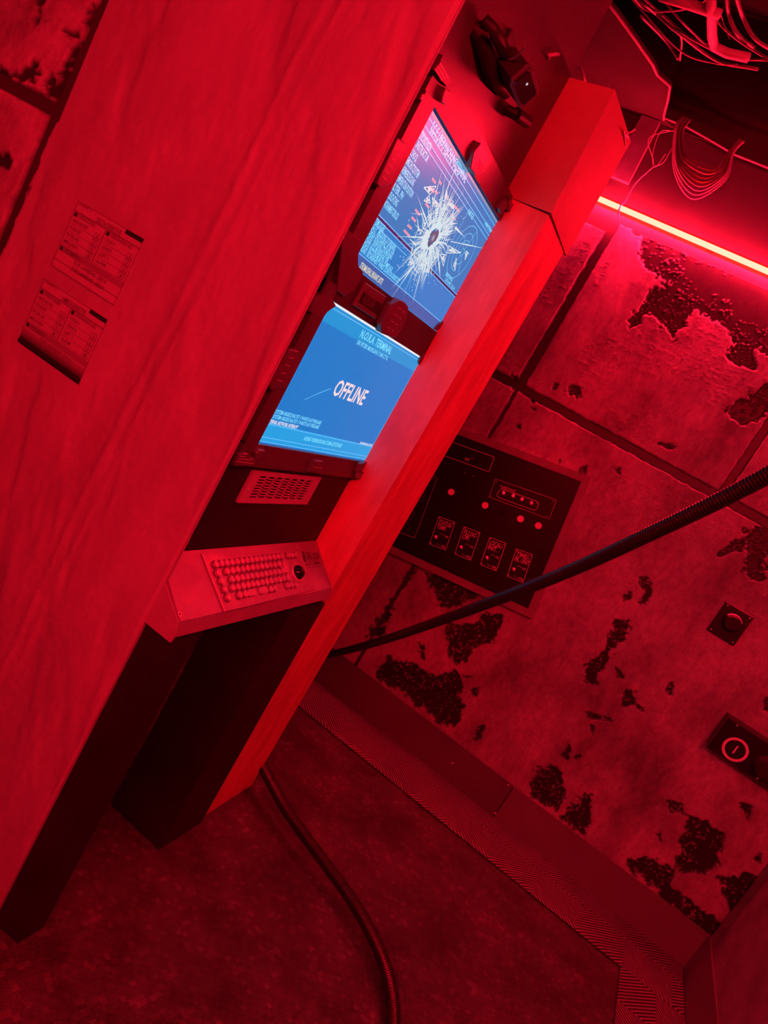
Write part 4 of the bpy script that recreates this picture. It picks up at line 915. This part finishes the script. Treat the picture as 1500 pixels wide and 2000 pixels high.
for s_, a_, b2, h_ in (('CALIBRATIONS I/IV', (918,470), (1062,520), .007), ('UNIT 1 ---- UNIT 2 ---- UNIT 3 ---- UNIT 4', (938,500), (1258,612), .005), ('INT.', (598,226), (642,242), .011)):
    q = MB(); put_text(q, s_, onp(*a_), onp(*b2), up, h_); q.build('lettering', M_print, root)
q = MB()
line(q, onp(650,212), onp(692,210), .0016, NY)
for (x, y) in ((600,342),(680,373),(888,422),(1408,603),(838,558),(1352,744),(312,397),(128,888)): q.disc(onp(x,y), NY, .0024, 8)
for (a0, ccx, ccy) in ((0,210,560),(0,110,650),(0,110,720),(0,70,850)):
    for k in range(9):
        a = math.radians(-60+k*22); q.disc(onp(ccx-20+40*math.cos(a), ccy+62*math.sin(a)*.8), NY, .0016, 6)
q.build('print', M_printdim, root)

# ================================================================== BACK WALL KNOB AND SWITCH BOX
yk = YB-.04
pts = [ony(1381,1232,yk), ony(1418,1169,yk), ony(1478,1203,yk), ony(1429,1268,yk)]
cen = sum(pts, Vector())/4
root = thing('dimmer_plate', 'square black wall plate with one round knob below the hose', 'switch', cen)
hw_, hv = .052, .062
sq = [cen+Vector((a_*hw_,0,b2*hv)) for a_, b2 in ((-1,-1),(1,-1),(1,1),(-1,1))]
MB().prism([p-NY*.02 for p in sq], NY*.022, .003).build('plate', M_panel, root)
kc = cen+NY*.002+Vector((.002,0,.006))
MB().tube([kc, kc+NY*.006, kc+NY*.022, kc+NY*.026], [.034,.034,.028,.024], 24).build('knob', M_panel, root, smooth=False)
rg = MB(); n = 14
for k in range(n):
    a0_, a1_ = math.radians(30+k*8.5), math.radians(30+(k+1)*8.5)
    f4 = lambda a, r, o_: kc+NY*o_+Vector((math.cos(a)*r,0,math.sin(a)*r))
    rg.add([f4(a0_,.0335,.0075), f4(a1_,.0335,.0075), f4(a1_,.0275,.0225), f4(a0_,.0275,.0225)], [(0,1,2,3)])
rg.build('knob_mark', M_white, root)
for a_, b2 in ((-.8,-.85),(.8,-.85),(.8,.85),(-.8,.85)): MB().disc(cen+Vector((a_*hw_,0,b2*hv))+NY*.0035, NY, .0028, 8).build('screw', M_white, root)

ys = YB-.13
TL_ = ony(1424,1402,ys)
root = thing('switch_box', 'black wall box with a pale circled bar symbol at the right edge', 'switch', TL_+Vector((.16,.05,-.14)))
bw, bh = .34, .135
f0 = [TL_, TL_+Vector((bw,0,0)), TL_+Vector((bw,0,-bh)), TL_+Vector((0,0,-bh))]
MB().prism([p-NY*.085 for p in f0][::-1], NY*.085, .006).build('box', M_panel, root)
rc_ = ony(1436,1464,ys-.001); q = MB(); q.disc(rc_+NY*.001, NY, .043, 40, .0335); q.build('ring_symbol', M_white, root)
q = MB().bar(rc_+NY*.0015+Vector((.0,0,-.016)), rc_+NY*.0015+Vector((.0,0,.016)), (1,0,0), .0055, .001); q.build('bar_symbol', M_white, root)
kk = rc_+Vector((.105,0,.005)); MB().tube([kk, kk+NY*.012, kk+NY*.030, kk+NY*.033], [.040,.040,.034,.03], 24).build('knob', M_black, root)
for (u, v) in ((1440,1417),(1391,1489),(1479,1520)): MB().disc(ony(u,v,ys-.001)+NY*.001, NY, .003, 8).build('screw', M_white, root)

# ================================================================== HOSES
def hose(name, pts, r, label, pitch=.0062):
    path = resample(catmull(pts, 24), pitch/4); rs = [r*(1.0 if (i % 4) in (0,1) else .80) for i in range(len(path))]
    o = MB().tube(path, rs, 14).build(name, M_hose, None, smooth=True); return tag(o, label, 'hose', 'black corrugated hoses')
hose('corrugated_hose', [ondepth(585,1290,4.3), ondepth(650,1277,3.95), ondepth(740,1253,3.35), ondepth(860,1212,2.75), ondepth(1000,1160,2.27), ondepth(1130,1107,2.0), ondepth(1260,1047,1.78), ondepth(1390,985,1.62), ondepth(1500,928,1.5), ondepth(1640,850,1.36), ondepth(1800,770,1.2), P(.9,.85,.85), P(1.33,.60,1.0)], .0138, 'black corrugated hose stretched diagonally in front of the switch panel')
zf = FLOOR+.0182/S+.006
fl = [(440,1395),(487,1455),(516,1503),(560,1582),(625,1672),(690,1762),(738,1850),(762,1925),(768,2000),(762,2080),(740,2180)]
hose('corrugated_hose', [onz(u, v, zf+(.10,.09,.075,.055,.04,.03,.025,.02,.015,.01,0)[i]) for i, (u, v) in enumerate(fl)]+[P(.28,1.35,zf), P(.75,.5,zf), P(1.22,-.6,zf)], .0182, 'black corrugated hose lying curved across the carpet')

# ================================================================== NOTICES on the plaster
def notice(x0, x1, z0, z1, title, label, dark):
    yq = YP-.0078
    root = thing('wall_notice', label, 'notice', P((x0+x1)/2, yq, z0), 'stuck notices')
    MB().box((x0, yq, z0), (x1, yq+.010, z1)).build('sheet', M_paper, root)
    def N_(a_, b2): return P(x0+(x1-x0)*a_, yq-.0006, z1+(z0-z1)*b2)
    ink = MB(); up = UZ
    outline(ink, [N_(0.005,.01), N_(.995,.01), N_(.995,.99), N_(.005,.99)], .0014, NY)
    line(ink, N_(0,.15), N_(1,.15), .002, NY); line(ink, N_(.5,.16), N_(.5,.66), .0022, NY); line(ink, N_(0,.67), N_(1,.67), .0014, NY); line(ink, N_(0,.88), N_(1,.88), .0014, NY)
    put_text(ink, title, N_(.33,.135), N_(.70,.135), up, .0095); put_text(ink, 'STANDORT 12', N_(.03,.05), N_(.22,.05), up, .004)
    put_text(ink, 'OPERATIONEN', N_(.08,.215), N_(.34,.215), up, .007); put_text(ink, 'VERFAHREN BEI', N_(.58,.215), N_(.90,.215), up, .007)
    for k in range(4):
        zz = .30+k*.105; put_text(ink, ('ABSCHALTEN','SCHLEUSE','FILTER AN','MELDEN')[k], N_(.03,zz), N_((.26,.20,.22,.24)[k],zz), up, .0065); put_text(ink, ('CODE 4','ZONE B','LUFT 2','ALARM')[k], N_(.54,zz), N_(.68,zz), up, .0065)
        line(ink, N_(.03,zz+.03), N_(.48,zz+.03), .0008, NY); line(ink, N_(.53,zz+.03), N_(.97,zz+.03), .0008, NY)
    for a_ in (.385, .88):
        for k in range(4):
            zz = .30+k*.095; outline(ink, [N_(a_,zz-.03), N_(a_+.08,zz-.03), N_(a_+.08,zz+.05), N_(a_,zz+.05)], .001, NY); put_text(ink, str((3,7,5,1)[k]), N_(a_+.025,zz+.035), N_(a_+.055,zz+.035), up, .006)
    put_text(ink, 'VERMERK', N_(.09,.73), N_(.34,.73), up, .0075); put_text(ink, 'STUFE 1: ANWEISUNG   LEVEL 04', N_(.28,.81), N_(.78,.81), up, .0075); put_text(ink, 'STUFE 2: ANWEISUNG   LEVEL 04', N_(.28,.90), N_(.78,.90), up, .0075)
    ink.build('print', M_ink, root)
    def block(c4): bl = MB(); bl.add([N_(*c) for c in c4], [(0,1,2,3)]); bl.build('print', M_ink2, root)
    for c4 in ([(.74,.01),(.995,.01),(.995,.07),(.74,.07)],): block(c4)
    for (a_, b2) in ((.02,.165),(.52,.165),(.02,.68)): block([(a_,b2), (a_+.045,b2), (a_+.045,b2+.055), (a_,b2+.055)])
    n = 7
    if dark:
        block([(0,.93), (1,.93), (1,1), (0,1)])
    gy = MB(); gy.add([P(0,0,0)+(N_(*c)-P(0,0,0))+NY*.0 for c in ((.06,.68),(.995,.68),(.995,.745),(.06,.745))], [(0,1,2,3)])
    for i in range(len(gy.v)): gy.v[i] = gy.v[i]-NY*.0002
    gy.build('print', M_ink3, root)
    if dark:
        for k in range(8):  # strips stepping darker towards the bottom of the sheet
            m_ = MATS.get('toner_%d' % k) or mat('toner_%d' % k, g(.36-.345*(k+1)/8), rough=.5)
            t0, t1 = .76+k*.0215, .76+(k+1)*.0215
            tb_ = MB(); tb_.add([N_(*c)-NY*.0001 for c in ((0,t0),(1,t0),(1,t1),(0,t1))], [(0,1,2,3)]); tb_.build('toner_band', m_, root)
notice(-1.752, -1.484, -.252, -.055, 'DELTA-DIREKTIVE', 'upper printed notice with form boxes stuck on the plaster wall', False)
notice(-1.755, -1.484, -.492, -.292, 'LAMBDA-DIREKTIVE', 'lower printed notice with a blackened bottom edge on the plaster wall', True)
